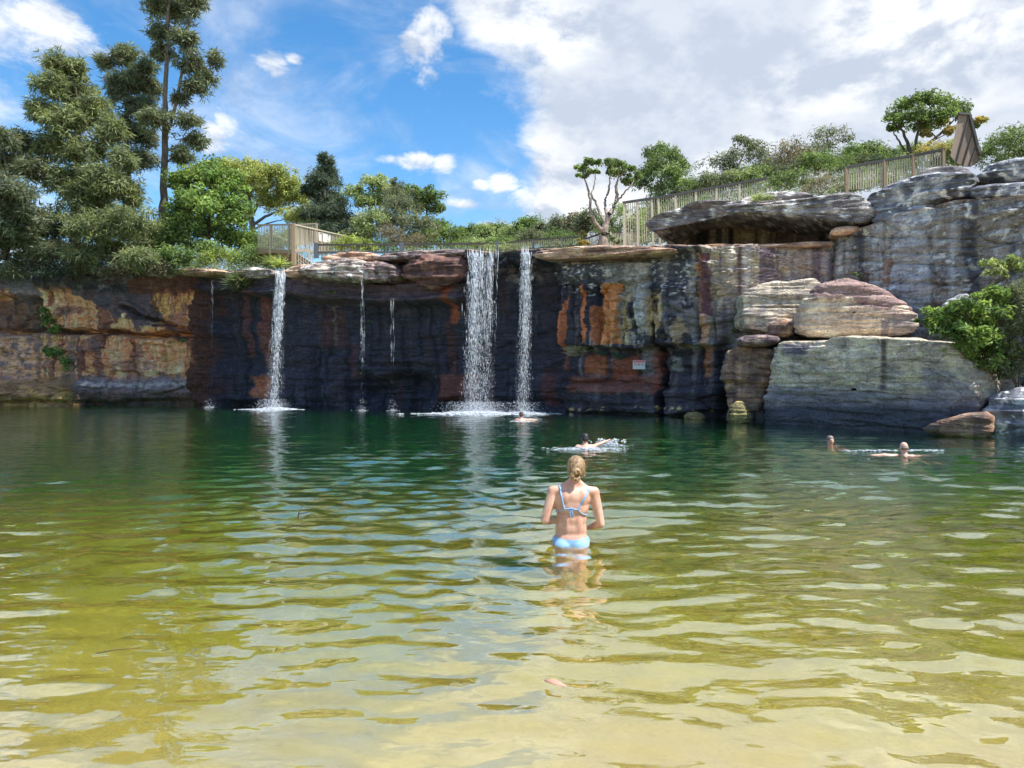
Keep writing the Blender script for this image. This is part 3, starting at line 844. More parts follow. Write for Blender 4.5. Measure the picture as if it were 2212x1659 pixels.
for args in [
    ([(648, 592), (656, 575), (690, 561), (740, 555), (780, 561), (802, 585), (792, 606), (760, 613), (720, 607), (680, 600)], lipline(650, 800, .55), 2.6, .35, 'grey'),
    ([(776, 566), (820, 559), (850, 573), (866, 592), (850, 608), (815, 613), (790, 602)], lipline(776, 866, .45), 2.2, .3, 'purple'),
    ([(864, 574), (900, 556), (960, 551), (1002, 556), (1008, 590), (984, 613), (930, 623), (895, 612), (868, 598)], lipline(864, 1008, .5), 2.4, .3, 'dark'),
    ([(688, 560), (720, 546), (770, 542), (814, 547), (802, 561), (740, 567)], lipline(690, 810, .0), 2.4, .2, 'tan'),
    ([(796, 558), (830, 547), (900, 541), (1000, 539), (1024, 546), (1000, 554), (900, 560), (830, 563)], lipline(800, 1020, .35), 3.0, .2, 'purple'),
    ([(1150, 549), (1175, 538), (1240, 533), (1330, 531), (1420, 535), (1470, 541), (1400, 550), (1300, 556), (1210, 560), (1160, 559)], lipline(1150, 1470, .62), 3.4, .1, 'tan'),
    ([(372, 592), (390, 579), (440, 577), (492, 585), (470, 595), (420, 597)], lipline(372, 490, .55), 2.4, .2, 'tan'),
    ([(484, 592), (530, 577), (570, 579), (604, 592), (560, 602), (500, 602)], lipline(484, 604, .45), 2.4, .2, 'grey'),
    ([(596, 592), (640, 574), (672, 571), (690, 580), (660, 592), (630, 600)], lipline(596, 690, .25), 2.0, .2, 'tan'),
    ([(300, 592), (330, 580), (380, 580), (396, 592), (350, 600)], lipline(300, 396, .5), 2.0, .2, 'grey'),
    ([(1380, 540), (1440, 533), (1560, 529), (1680, 526), (1792, 520), (1796, 530), (1690, 534), (1560, 541), (1440, 548)], lipline(1380, 1796, .25), 1.6, .08, 'tan'),
]:
    outline_rock('rock_slab', args[0], args[1], args[2], args[3], args[4], parent=cliff, amp=0.21, n=170, nf=16, edge=5, chaikin=1, seed=args[0][0][0] * 0.37)

SL = ((8.55, 26.4), (12.75, 19.75))
ROCKS = [
    ('boulder', [(1672, 742), (1688, 733), (1800, 730), (1950, 732), (2034, 738), (2070, 758), (2100, 800), (2110, 850), (2112, 950), (2000, 952), (1800, 940), (1650, 930), (1652, 850), (1664, 790)], SL, 3.2, .08, 'slab',
     'huge pale flat-topped slab at the waterline under the domed boulder', 'boulder', dict(n=420, nf=34, amp=.15, edge=14)),
    ('boulder', [(1716, 726), (1714, 690), (1726, 655), (1757, 620), (1800, 600), (1840, 600), (1900, 618), (1950, 645), (1985, 680), (1992, 700), (1978, 727), (1850, 730)], ((9.7, 26.0), (13.6, 24.4)), 3.4, .28, 'dome',
     'big rounded cream boulder with purple-brown top on the waterside slab', 'boulder', dict(n=300, nf=30, amp=.10, edge=7, chaikin=1)),
    ('boulder', [(1604, 706), (1603, 655), (1614, 625), (1640, 608), (1700, 603), (1768, 602), (1770, 640), (1740, 690), (1712, 715), (1640, 716)], ((8.2, 27.2), (11.2, 26.9)), 1.9, .08, 'block',
     'upright pale grey block leaning against the cliff beside the domed boulder', 'boulder', dict(n=260, nf=26, amp=.10, edge=12)),
    ('boulder', [(1590, 736), (1600, 726), (1650, 723), (1688, 728), (1682, 742), (1640, 750), (1595, 748)], ((7.7, 26.6), (9.8, 26.0)), 2.0, .3, 'purple',
     'thin purple-brown cap rock jutting out beside the waterside slab', 'boulder', dict(n=160, nf=16, amp=.06)),
    ('boulder', [(1560, 790), (1566, 762), (1600, 748), (1660, 750), (1684, 760), (1670, 830), (1650, 880), (1600, 900), (1572, 870)], ((7.5, 27.2), (9.8, 26.3)), 1.6, .2, 'column',
     'orange-brown rock pillar under the thin cap rock', 'boulder', dict(n=220, nf=22, amp=.15, edge=8)),
    ('boulder', [(1660, 730), (1664, 700), (1690, 686), (1712, 700), (1716, 728)], ((8.9, 26.5), (10.6, 26.2)), 1.2, .25, 'column',
     'small brown stone wedged between pale block and domed boulder', 'boulder', dict(n=120, nf=14, amp=.06)),
    ('boulder', [(1566, 912), (1572, 880), (1596, 868), (1618, 880), (1630, 912), (1600, 925)], ((7.4, 26.0), (9.2, 25.4)), 1.0, .3, 'moss',
     'mossy yellow-brown stone at the waterline below the orange pillar', 'boulder', dict(n=120, nf=14, amp=.08)),
    ('boulder', [(1476, 902), (1486, 892), (1506, 889), (1522, 895), (1526, 906), (1500, 912)], ((6.6, 28.6), (8.4, 28.2)), .8, .3, 'moss',
     'low brown stone barely above the water under the streaked cliff', 'boulder', dict(n=100, nf=12, amp=.05)),
    ('boulder', [(1985, 930), (2020, 912), (2070, 896), (2136, 888), (2145, 945), (2060, 950)], ((11.5, 20.3), (13.2, 18.6)), 1.5, .2, 'column',
     'sloping brown ledge half under water at the foot of the pale slab', 'boulder', dict(n=160, nf=16, amp=.06)),
    ('boulder', [(2120, 965), (2126, 880), (2150, 850), (2212, 842), (2330, 850), (2360, 980), (2212, 985)], ((12.9, 20.0), (16.0, 17.4)), 2.0, .3, 'lichen',
     'dark grey rock at the water below the hanging green shrub', 'boulder', dict(n=200, nf=18, amp=.14)),
    # the great overhang and the stacked blocks on the skyline
    ('rock_overhang', [(1386, 484), (1400, 470), (1440, 456), (1490, 440), (1536, 432), (1600, 434), (1680, 430), (1760, 424), (1830, 414), (1880, 428), (1896, 462), (1860, 482), (1800, 476), (1700, 466), (1600, 458), (1520, 460), (1460, 470), (1414, 500), (1396, 496)], lipline(1386, 1890, -.1, -.3), 6.5, .04, 'overhang',
     'broad flat overhanging ledge above a dark rock shelter', 'rock ledge', dict(n=420, nf=30, amp=.2, edge=10.0, taper=.02)),
    ('boulder', [(1592, 438), (1622, 421), (1680, 413), (1738, 413), (1762, 424), (1700, 432), (1640, 436)], lipline(1592, 1762, -.8), 3.0, .2, 'overhang',
     'thin dark plate of rock lying on the overhanging ledge', 'boulder', dict(n=160, nf=14, amp=.05)),
    ('boulder', [(1866, 452), (1872, 425), (1900, 405), (1960, 380), (2010, 372), (2092, 372), (2104, 392), (2100, 420), (2020, 440), (1940, 458), (1880, 470)], ((13.4, 27.3), (15.9, 24.6)), 3.4, .3, 'lichen',
     'long tilted lichen-spotted block on the cliff top below the slatted fence', 'boulder', dict(n=260, nf=22, amp=.16, edge=8)),
    ('boulder', [(1880, 478), (1896, 462), (1960, 446), (2020, 440), (2008, 456), (1950, 474), (1900, 482)], ((13.3, 27.1), (15.3, 25.2)), 2.4, .2, 'lichen',
     'narrow wedge of grey rock squeezed under the tilted block', 'boulder', dict(n=160, nf=14, amp=.06)),
    ('boulder', [(1985, 376), (2000, 364), (2050, 357), (2090, 362), (2102, 376), (2060, 382)], ((14.6, 27.0), (16.6, 25.6)), 2.2, .2, 'overhang',
     'flat pale cap stone directly below the leaning timber panel', 'boulder', dict(n=140, nf=14, amp=.05)),
    ('boulder', [(2108, 384), (2124, 360), (2170, 344), (2230, 338), (2320, 345), (2330, 390), (2212, 396), (2140, 394)], ((15.7, 24.6), (18.4, 22.4)), 3.0, .35, 'lichen',
     'rounded grey boulder under the bushes at the top of the cliff', 'boulder', dict(n=220, nf=20, amp=.10)),
    ('boulder', [(2094, 430), (2098, 402), (2150, 396), (2230, 394), (2320, 400), (2310, 432), (2180, 430)], ((15.2, 24.4), (18.2, 21.8)), 2.6, .25, 'lichen',
     'lower pale-topped block beneath the rounded boulder on the cliff top', 'boulder', dict(n=200, nf=18, amp=.10)),
    ('boulder', [(1790, 506), (1798, 492), (1830, 486), (1862, 490), (1846, 502), (1812, 510)], ((12.1, 27.6), (13.2, 27.2)), 1.2, .15, 'tan',
     'small pale flake of rock at the end of the dark shelter', 'boulder', dict(n=110, nf=12, amp=.04)),
    ('boulder', [(2030, 690), (2040, 650), (2080, 628), (2120, 640), (2150, 680), (2120, 720), (2050, 720)], ((13.5, 23.9), (15.6, 22.6)), 1.6, .5, 'lichen',
     'round blue-grey boulder half hidden behind the green shrub', 'boulder', dict(n=160, nf=16, amp=.08)),
]
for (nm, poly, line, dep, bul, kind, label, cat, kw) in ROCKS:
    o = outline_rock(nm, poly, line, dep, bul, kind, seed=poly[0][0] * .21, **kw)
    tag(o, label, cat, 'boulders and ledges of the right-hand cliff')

# ------------------------------------------------------------------ foliage
lm, b, out = newmat('leaf')
a = b.add('ShaderNodeAttribute', attribute_name='col')
dif = b.add('ShaderNodeBsdfPrincipled'); b.l.new(a.outputs['Color'], dif.inputs['Base Color']); dif.inputs['Roughness'].default_value = 0.55
dif.inputs['Specular IOR Level'].default_value = 0.3
tl = b.add('ShaderNodeBsdfTranslucent')
b.l.new(b.vmath('MULTIPLY', a.outputs['Color'], (1.5, 1.5, 0.9)), tl.inputs['Color'])
mx = b.add('ShaderNodeMixShader'); mx.inputs[0].default_value = 0.35
b.l.new(dif.outputs[0], mx.inputs[1]); b.l.new(tl.outputs[0], mx.inputs[2]); b.l.new(mx.outputs[0], out.inputs['Surface'])
LEAF = lm


def bark_mat(name, c):
    m, b, out = newmat(name)
    g = b.add('ShaderNodeNewGeometry')
    n = b.noise(b.vmath('MULTIPLY', g.outputs['Position'], (6, 6, 1.2)), 2.0, 6, 0.65)
    col = b.mix(b.smooth(n, 0.3, 0.7), tuple(x * .5 for x in c), tuple(x * 1.3 for x in c))
    pbsdf(b, out, col, 0.85, bump(b, n, 0.7, 0.04), 0.2)
    return m


BARK = {'dark': bark_mat('dark_bark', (0.10, 0.08, 0.065)), 'pale': bark_mat('pale_bark', (0.34, 0.28, 0.24)), 'grey': bark_mat('grey_bark', (0.2, 0.17, 0.145))}


def tubes(paths):
    VV, FF, n0 = [], [], 0
    for pts, rad, k in paths:
        P = np.array([tuple(p) for p in pts], float); R = np.array(rad, float)
        T = np.gradient(P, axis=0); T /= np.linalg.norm(T, axis=1)[:, None] + 1e-9
        ref = np.where(np.abs(T[:, 2:3]) > 0.9, [[1.0, 0, 0]], [[0, 0, 1.0]])
        N = np.cross(T, ref); N /= np.linalg.norm(N, axis=1)[:, None] + 1e-9
        Bn = np.cross(T, N)
        an = np.linspace(0, 2 * math.pi, k, endpoint=False)
        ring = P[:, None] + R[:, None, None] * (N[:, None] * np.cos(an)[None, :, None] + Bn[:, None] * np.sin(an)[None, :, None])
        VV.append(ring.reshape(-1, 3)); FF.append(grid_faces(len(P), k, True) + n0); n0 += len(P) * k
    return np.vstack(VV), np.vstack(FF)


def curve3(p, q, sag, m=6, jit=0.0, r=None):
    p, q = np.array(p, float), np.array(q, float)
    L = np.linalg.norm(q - p)
    mid = (p + q) / 2 + np.array([0, 0, sag * L]) + (r.normal(0, jit * L, 3) if r is not None else 0)
    t = np.linspace(0, 1, m)[:, None]
    return (1 - t) ** 2 * p + 2 * t * (1 - t) * mid + t * t * q


def leaf_cloud(centers, rad, n_each, size, style, cols, r, var=0.25, squash=0.8):
    """centers (K,3), rad (K,), n_each int -> verts, faces, colours of small leaves"""
    K = len(centers); n = n_each
    g = r.normal(0, 1, (K, n, 3)); g /= np.linalg.norm(g, axis=-1, keepdims=True)
    rr = r.random((K, n, 1)) ** 0.45
    P = centers[:, None] + g * rr * rad[:, None, None] * np.array([1, 1, squash])
    P = P.reshape(-1, 3); G = g.reshape(-1, 3); N = len(P)
    ccol = np.array(cols)[r.integers(0, len(cols), K)] * (1 + var * r.normal(0, .7, (K, 1)))
    C = 2.4 * np.repeat(ccol, n, 0) * (1 + 0.28 * r.normal(0, 1, (N, 1)))
    C = C * .82 + .18 * C.mean(1, keepdims=True)          # dusty, muted coastal foliage
    C = np.clip(C, 0.006, 0.6)
    if style == 'needle':
        d = G * np.array([.8, .8, .5]) + np.array([0, 0, -0.30]) + r.normal(0, .45, (N, 3)); d /= np.linalg.norm(d, axis=1)[:, None]
        side = np.cross(d, r.normal(0, 1, (N, 3))); side /= np.linalg.norm(side, axis=1)[:, None] + 1e-9
        L = size * (0.6 + 0.8 * r.random((N, 1))) * 1.25; W = size * 0.15 * (0.6 + .8 * r.random((N, 1)))
        V = np.stack([P - side * W, P + side * W, P + d * L], 1).reshape(-1, 3)
        Fc = np.arange(N * 3).reshape(-1, 3)
        return V, Fc, np.repeat(C, 3, 0)
    if style == 'blade':
        d = G * np.array([.8, .8, .2]) + np.array([0, 0, 0.5]) + r.normal(0, .2, (N, 3)); d /= np.linalg.norm(d, axis=1)[:, None]
        side = np.cross(d, r.normal(0, 1, (N, 3))); side /= np.linalg.norm(side, axis=1)[:, None] + 1e-9
        L = size * (0.6 + 0.9 * r.random((N, 1))) * 4; W = size * 0.16
        V = np.stack([P - side * W, P + side * W, P + d * L - np.array([0, 0, 1]) * L * .35], 1).reshape(-1, 3)
        return V, np.arange(N * 3).reshape(-1, 3), np.repeat(C, 3, 0)
    nrm = G * .5 + np.array([0, 0, .55]) + r.normal(0, .55, (N, 3)); nrm /= np.linalg.norm(nrm, axis=1)[:, None]
    d = np.cross(nrm, r.normal(0, 1, (N, 3))); d /= np.linalg.norm(d, axis=1)[:, None] + 1e-9
    side = np.cross(nrm, d)
    L = size * (0.6 + .8 * r.random((N, 1))); W = L * (0.42 if style == 'broad' else 0.26)
    fold = nrm * W * 0.35
    V = np.stack([P - d * L * .5, P + side * W * .5 + fold, P + d * L * .5, P - side * W * .5 + fold], 1).reshape(-1, 3)
    return V, np.arange(N * 4).reshape(-1, 4), np.repeat(C, 4, 0)


GREEN = {'sheoak': [(.066, .082, .044), (.080, .096, .048), (.056, .072, .042), (.074, .080, .050)], 'sheoak_olive': [(.086, .104, .042), (.100, .116, .046), (.072, .090, .042)],
         'sheoak_dark': [(.036, .054, .036), (.044, .062, .040), (.030, .046, .034)], 'bright': [(.085, .135, .028), (.11, .16, .034), (.06, .105, .028)],
         'umbrella': [(.17, .20, .045), (.20, .21, .055), (.13, .16, .045)], 'mid': [(.075, .115, .032), (.095, .14, .038), (.06, .09, .032)], 'pale': [(.14, .18, .065), (.12, .16, .06), (.15, .18, .085)],
         'greygreen': [(.085, .10, .058), (.10, .115, .07), (.075, .085, .05)], 'brown': [(.10, .088, .058), (.085, .08, .05), (.12, .10, .07)], 'lime': [(.13, .17, .03), (.15, .19, .038), (.10, .14, .03)],
         'gold': [(.20, .16, .035), (.16, .145, .04), (.22, .17, .045)], 'blue': [(.035, .075, .06), (.05, .1, .075), (.04, .085, .05)], 'straw': [(.34, .30, .2), (.28, .25, .17), (.4, .36, .25)]}


def plant(name, label, cat, D, base, clumps, green, style='broad', size0=0.16, sub=9, per=34, trunk_r=0.0, stems=None, bark='dark', depth=0.8, seed=1, group=None, fill=1.0, subr=0.42, extra=None, parent=None):
    """A tree or bush: tapered trunk, limbs to each bough, twigs to each spray, leaves in sprays.
    base (px,py) and clumps (px,py,rx,ry) are surveyed points at distance D."""
    r = np.random.default_rng(seed)
    pp = D / F
    bpos = np.array(at(base[0], base[1], D))
    paths = []
    if stems:
        spts = []
        for st in stems:
            pts = np.array([at(x, y, D + dz) for (x, y, dz, _) in st]); rad = [q for (*_, q) in st]
            tt = np.linspace(0, 1, len(pts)); tf = np.linspace(0, 1, len(pts) * 4)
            ptsf = np.stack([np.interp(tf, tt, pts[:, i]) for i in range(3)], 1)
            ptsf[1:-1] += r.normal(0, 0.02, (len(tf) - 2, 3))
            radf = np.interp(tf, tt, rad)
            paths.append((ptsf, radf, 7)); spts.append((ptsf, radf))
    elif trunk_r > 0:
        cz = np.array([at(x, y, D) for (x, y, _, _) in clumps]).mean(0)
        top = bpos + (cz - bpos) * 1.15
        pts = curve3(bpos, top, 0, 9, 0.06, r); rad = np.linspace(trunk_r, trunk_r * .25, 9)
        paths.append((pts, rad, 7)); spts = [(pts, rad)]
    else:
        spts = [(np.array([bpos, bpos + [0, 0, .1]]), np.array([.03, .02]))]
    cen, rads, ext_c, ext_i = [], [], [], []
    fat = 1.0 if (name in ('twisted_tree', 'domed_tree') or cat in ('plant', 'fern')) else ((.98 if name == 'sheoak_tree' else 1.1) if style == 'needle' else 1.22 if cat == 'tree' else 1.12)
    if style == 'needle': sub, per, subr = sub * 2.0, per * .38, subr * .72
    for ci, (x, y, rx, ry) in enumerate(clumps):
        rx, ry = rx * fat, ry * fat
        dd = r.normal(0, depth * rx * pp)
        c = np.array(at(x, y, D + dd)); a3 = np.array([rx * pp, rx * pp * depth, ry * pp])
        # limb
        best = None
        for P, R in spts:
            for i in range(len(P)):
                dz = c[2] - P[i, 2]
                cost = np.linalg.norm(c - P[i]) + (3.0 * max(0, -dz + 0.15 * np.linalg.norm(c - P[i])))
                if best is None or cost < best[0]: best = (cost, P[i], R[i])
        L = np.linalg.norm(c - best[1])
        r0 = min(best[2] * .7, 0.02 + 0.018 * L)
        lp = curve3(best[1], c, 0.10, 6, 0.08, r)
        paths.append((lp, np.linspace(max(r0, .012), 0.012, 6), 5))
        ns = max(4, int(3.0 * sub * (rx * ry * pp * pp / 0.6) ** 0.8)); size = size0 * 1.3
        g = r.normal(0, 1, (ns, 3)); g /= np.linalg.norm(g, axis=1)[:, None]
        g[:, 2] = np.where(r.random(ns) < .6, np.abs(g[:, 2]), g[:, 2])
        sc = c + g * (r.random((ns, 1)) ** .45) * a3 * (0.70 + 0.65 * r.random((ns, 1)) ** 1.5)
        for q in sc[: min(ns, 7)]:
            paths.append((curve3(lp[4], q, 0.05, 3, 0.1, r), [0.012, 0.009, 0.006], 3))
        cen.append(sc); rads.append(1.12 * subr * (0.6 + .7 * r.random(ns)) * min(1.0, 1.4 * max(a3)))
        if extra and ci in extra: ext_i.append((len(cen) - 1, extra[ci]))
    groups = {}
    em = dict(ext_i)
    for i, (sc, rd) in enumerate(zip(cen, rads)):
        groups.setdefault(em.get(i, green), []).append((sc, rd))
    root = parent
    if root is None:
        root = empty(name, tuple(bpos)); tag(root, label, cat, group)
    off = bpos; size = size0 * 1.3
    if len(paths):
        V, Fc = tubes(paths)
        mesh_np('trunk' if (trunk_r > 0 or stems) else 'stem', V - off, Fc, BARK[bark], root)
    for gk, lst in groups.items():
        sc = np.vstack([q[0] for q in lst]); rd = np.concatenate([q[1] for q in lst])
        V, Fc, C = leaf_cloud(sc, rd, int(per * fill * (1.55 if style == 'needle' else 1.0)), size, style, GREEN[gk], r)
        mesh_np('crown' if gk == green else 'blossom', V - off, Fc, LEAF, root, smooth=False, col=C)
    return root


TG = 'trees along the cliff top'
BG = 'bushes and plants on the rocks'
plant('sheoak_tree', 'tallest slender she-oak rising past the top of the picture', 'tree', 45, (351, 500),
      [(350, -60, 45, 50), (400, -50, 45, 50), (340, 20, 30, 36), (385, 30, 36, 36), (418, 10, 24, 40), (350, 78, 28, 26), (400, 90, 30, 30), (350, 118, 26, 20), (410, 140, 28, 24), (448, 172, 26, 20), (466, 138, 11, 26), (424, 192, 28, 22),
       (385, 215, 18, 18), (410, 262, 28, 22), (425, 305, 26, 20), (390, 330, 18, 18), (335, 262, 38, 28), (395, 345, 25, 12)], 'sheoak', 'needle', .20, 6, 60, bark='grey', seed=3, group=TG,
      stems=[[(351, 505, 0, .26), (353, 420, 0, .22), (356, 300, .2, .18), (358, 200, .2, .14), (360, 110, .1, .12), (366, 0, 0, .10), (372, -110, 0, .05)], [(357, 300, .2, .12), (378, 235, -.2, .1), (394, 150, -.3, .08), (408, 40, 0, .06), (412, -60, 0, .03)]])
plant('sheoak_tree', 'big bushy olive-green she-oak filling the upper left', 'tree', 42, (165, 570),
      [(125, 142, 30, 22), (160, 152, 28, 28), (108, 188, 34, 32), (155, 205, 44, 38), (88, 245, 30, 32), (140, 268, 48, 42), (200, 245, 36, 46), (110, 322, 44, 38), (178, 335, 54, 42), (237, 295, 36, 38), (150, 402, 66, 42), (222, 395, 52, 46), (262, 352, 28, 36), (190, 452, 66, 36), (278, 425, 32, 36)],
      'sheoak_olive', 'needle', .19, 9, 66, .32, seed=4, group=TG)
plant('sheoak_tree', 'darkest she-oak behind, between bushy and tallest she-oaks', 'tree', 48, (300, 520),
      [(226, 136, 22, 18), (270, 126, 30, 26), (264, 106, 13, 11), (310, 152, 30, 26), (280, 182, 42, 32), (325, 192, 25, 25), (250, 202, 22, 28), (300, 238, 33, 36), (272, 292, 28, 36), (312, 302, 26, 28), (300, 350, 36, 28)], 'sheoak', 'needle', .20, 8, 62, .24, seed=5, group=TG)
plant('sheoak_tree', 'grey-green she-oak cut by the left edge', 'tree', 40.5, (5, 560),
      [(10, 302, 33, 22), (48, 312, 33, 26), (0, 352, 48, 38), (62, 372, 42, 38), (20, 425, 54, 38), (-45, 335, 50, 50), (-40, 430, 50, 45)], 'sheoak', 'needle', .19, 9, 60, .2, seed=6, group=TG)
plant('sheoak_shrub', 'drooping dark shrub hanging over the cliff at the far left', 'shrub', 41, (60, 560), [(30, 470, 66, 36), (105, 498, 56, 42), (30, 525, 60, 32), (-40, 500, 60, 40), (95, 548, 40, 22)], 'sheoak', 'needle', .19, 9, 58, .1, seed=7, group=BG)
plant('sheoak_shrub', 'drooping olive shrub over the cliff edge below the bushy she-oak', 'shrub', 40.5, (240, 572), [(200, 500, 56, 40), (275, 490, 52, 40), (245, 545, 56, 26), (325, 520, 50, 38), (180, 552, 40, 20), (300, 560, 40, 16)], 'sheoak_olive', 'needle', .18, 9, 58, .1, seed=8, group=BG)
plant('bush', 'brownish green bush on the cliff edge below the bright tree', 'bush', 41.5, (400, 575), [(385, 520, 42, 30), (435, 540, 38, 24), (380, 555, 36, 18), (350, 565, 30, 14)], 'mid', 'broad', .14, 9, 46, .06, seed=9, group=BG)
plant('leafy_tree', 'bright green leafy tree beside the timber lookout', 'tree', 44, (455, 560),
      [(400, 402, 33, 32), (450, 388, 42, 32), (490, 404, 32, 34), (420, 450, 42, 32), (480, 450, 42, 34), (514, 472, 20, 32), (450, 500, 46, 28), (500, 516, 34, 22), (402, 490, 30, 28)], 'bright', 'broad', .19, 9, 44, .16, seed=10, group=TG)
plant('bush', 'low lime-green bush under the bright leafy tree', 'bush', 42, (490, 582), [(470, 555, 28, 16), (505, 560, 28, 14), (448, 562, 20, 12)], 'lime', 'broad', .13, 9, 40, 0, seed=11, group=BG)
plant('bush', 'olive bush on the lip left of the lookout', 'bush', 40.5, (545, 585), [(525, 562, 26, 12), (560, 568, 20, 12), (545, 545, 18, 14)], 'mid', 'broad', .12, 9, 40, 0, seed=12, group=BG)
plant('umbrella_tree', 'wide olive-yellow umbrella-shaped tree behind the lookout', 'tree', 60, (548, 500),
      [(440, 368, 34, 13), (490, 361, 40, 13), (540, 362, 42, 13), (588, 376, 38, 15), (624, 402, 32, 15), (650, 430, 28, 15), (668, 460, 26, 15), (560, 388, 50, 17), (505, 392, 45, 17), (612, 428, 38, 18), (640, 472, 36, 15), (580, 440, 30, 14), (470, 395, 36, 18), (545, 415, 36, 14)], 'umbrella', 'broad', .15, 12, 42, seed=13, bark='grey', group=TG, fill=1.0,
      stems=[[(546, 505, 0, .26), (543, 470, 0, .22), (538, 430, 0, .16), (520, 395, 0, .08)], [(543, 470, 0, .15), (560, 430, .5, .11), (590, 395, .5, .06)], [(546, 485, 0, .14), (585, 462, -.5, .1), (635, 445, -.5, .05)], [(543, 455, 0, .12), (535, 420, 1, .08), (555, 380, 1, .04)]])
plant('conifer_tree', 'dark blue-green pointed conifer right of the umbrella tree', 'tree', 56, (706, 530),
      [(697, 345, 7, 13), (712, 350, 6, 11), (700, 372, 19, 14), (690, 395, 26, 14), (715, 392, 18, 14), (678, 415, 17, 9), (700, 425, 36, 18), (722, 440, 28, 18), (700, 465, 46, 22), (732, 482, 36, 23), (700, 502, 48, 16), (665, 405, 10, 7)], 'sheoak_dark', 'needle', .19, 10, 60, .2, seed=14, group=TG, subr=.5)
plant('leafy_tree', 'open pale-leaved tree right of the dark conifer', 'tree', 54, (800, 535), [(770, 420, 24, 16), (800, 396, 24, 12), (822, 393, 20, 11), (840, 412, 26, 16), (790, 442, 28, 16), (826, 437, 32, 18)], 'pale', 'broad', .18, 7, 34, .16, seed=15, group=TG)
plant('gum_tree', 'grey-green twiggy tree at the middle of the skyline', 'tree', 51, (870, 540), [(858, 420, 26, 18), (870, 450, 38, 26), (850, 482, 43, 26), (902, 490, 36, 24), (855, 397, 9, 8)], 'greygreen', 'narrow', .17, 9, 40, .14, seed=16, group=TG)
plant('leafy_tree', 'sunlit bright tree sloping down to the right at the middle of the skyline', 'tree', 55, (915, 535), [(900, 416, 27, 13), (927, 431, 28, 16), (947, 452, 14, 14), (905, 447, 28, 14)], 'mid', 'broad', .18, 9, 42, .14, seed=17, group=TG)
plant('bush', 'yellow-green bush at the foot of the pale-leaved tree', 'bush', 49, (803, 535), [(805, 470, 30, 15), (790, 500, 28, 18), (775, 485, 16, 14)], 'pale', 'broad', .15, 9, 42, .05, seed=18, group=BG)
plant('bush', 'greyish brown bush behind the low bridge rail', 'bush', 47, (845, 545), [(840, 505, 26, 20), (866, 520, 22, 14), (900, 522, 28, 14)], 'brown', 'narrow', .13, 9, 40, .05, seed=19, group=BG)
plant('leafy_tree', 'rounded green tree at the right end of the middle tree group', 'tree', 52, (955, 540), [(942, 490, 28, 19), (970, 506, 24, 14), (925, 512, 24, 16)], 'mid', 'broad', .16, 9, 40, .1, seed=20, group=TG)
plant('bush', 'lime-green bush behind the low rail next to the white panel', 'bush', 42.5, (760, 552), [(738, 530, 20, 12), (778, 528, 24, 12), (757, 522, 20, 10), (800, 538, 14, 8)], 'lime', 'broad', .12, 10, 44, 0, seed=21, group=BG)
for i, (x, y, rx, ry, g, D, lab) in enumerate([
        (1008, 508, 20, 14, 'mid', 70, 'leftmost rounded far tree behind the low bridge rail'), (1042, 503, 22, 15, 'pale', 72, 'second rounded far tree from the left behind the low bridge rail'),
        (1074, 500, 18, 14, 'mid', 74, 'darker rounded far tree near the bridge rail post'), (1104, 506, 20, 14, 'pale', 66, 'pale rounded far tree left of the main waterfall rail bend'),
        (1140, 492, 22, 18, 'mid', 64, 'taller far tree above the right waterfall'), (1176, 498, 22, 16, 'greygreen', 62, 'grey-green far tree right of the right waterfall'),
        (1212, 492, 24, 18, 'greygreen', 58, 'twiggy grey far tree left of the twisted tree'), (1246, 488, 22, 20, 'brown', 52, 'brownish bare bush just left of the twisted tree')]):
    plant('far_tree', lab, 'tree', D, (x, y + 40), [(x - rx * .5, y + 2, rx * .7, ry), (x + rx * .5, y, rx * .7, ry), (x, y + ry, rx, ry), (x - 6, y - ry * .6, rx * .4, ry * .4)], g, 'broad', .17, 9, 38, .1, seed=30 + i, group='far trees behind the waterfall', subr=.5)
plant('twisted_tree', 'twisted pale multi-stemmed tree with two flat crowns on the lip', 'tree', 36, (1302, 530),
      [(1254, 366, 16, 10), (1274, 351, 17, 9), (1290, 351, 12, 10), (1261, 380, 14, 8), (1283, 372, 14, 9), (1314, 353, 19, 9), (1340, 353, 21, 9), (1361, 366, 20, 10), (1376, 386, 13, 10), (1340, 374, 24, 10), (1320, 372, 17, 9), (1357, 395, 20, 8)], 'mid', 'broad', .11, 14, 52, bark='pale', seed=41, group=TG, subr=.26,
      stems=[[(1301, 534, 0, .26), (1303, 510, 0, .2), (1307, 488, 0, .17), (1316, 466, 0, .13), (1327, 444, .1, .1), (1333, 424, .1, .085), (1330, 404, .1, .07), (1335, 385, 0, .04)], [(1300, 500, 0, .12), (1288, 482, -.2, .09), (1276, 464, -.3, .075), (1276, 440, -.3, .065), (1271, 415, -.3, .06), (1266, 395, -.2, .04), (1258, 375, -.2, .02)],
             [(1306, 480, 0, .08), (1296, 460, .2, .07), (1285, 438, .3, .06), (1277, 420, .2, .05), (1284, 395, .2, .03), (1288, 370, .2, .02)], [(1312, 470, 0, .09), (1306, 446, .3, .07), (1307, 428, .4, .06), (1317, 405, .4, .05), (1318, 380, .3, .025)], [(1329, 440, .1, .06), (1345, 420, -.2, .045), (1362, 402, -.3, .03)]])
plant('gum_tree', 'leafy gum tree right behind the twisted tree', 'tree', 42, (1412, 480), [(1405, 336, 20, 12), (1430, 326, 22, 12), (1455, 341, 22, 16), (1474, 366, 13, 18), (1420, 361, 27, 17), (1450, 381, 27, 19), (1395, 376, 18, 15), (1430, 408, 28, 14), (1386, 400, 16, 12), (1465, 400, 18, 14)], 'mid', 'narrow', .17, 10, 38, .13, bark='grey', seed=42, group=TG)
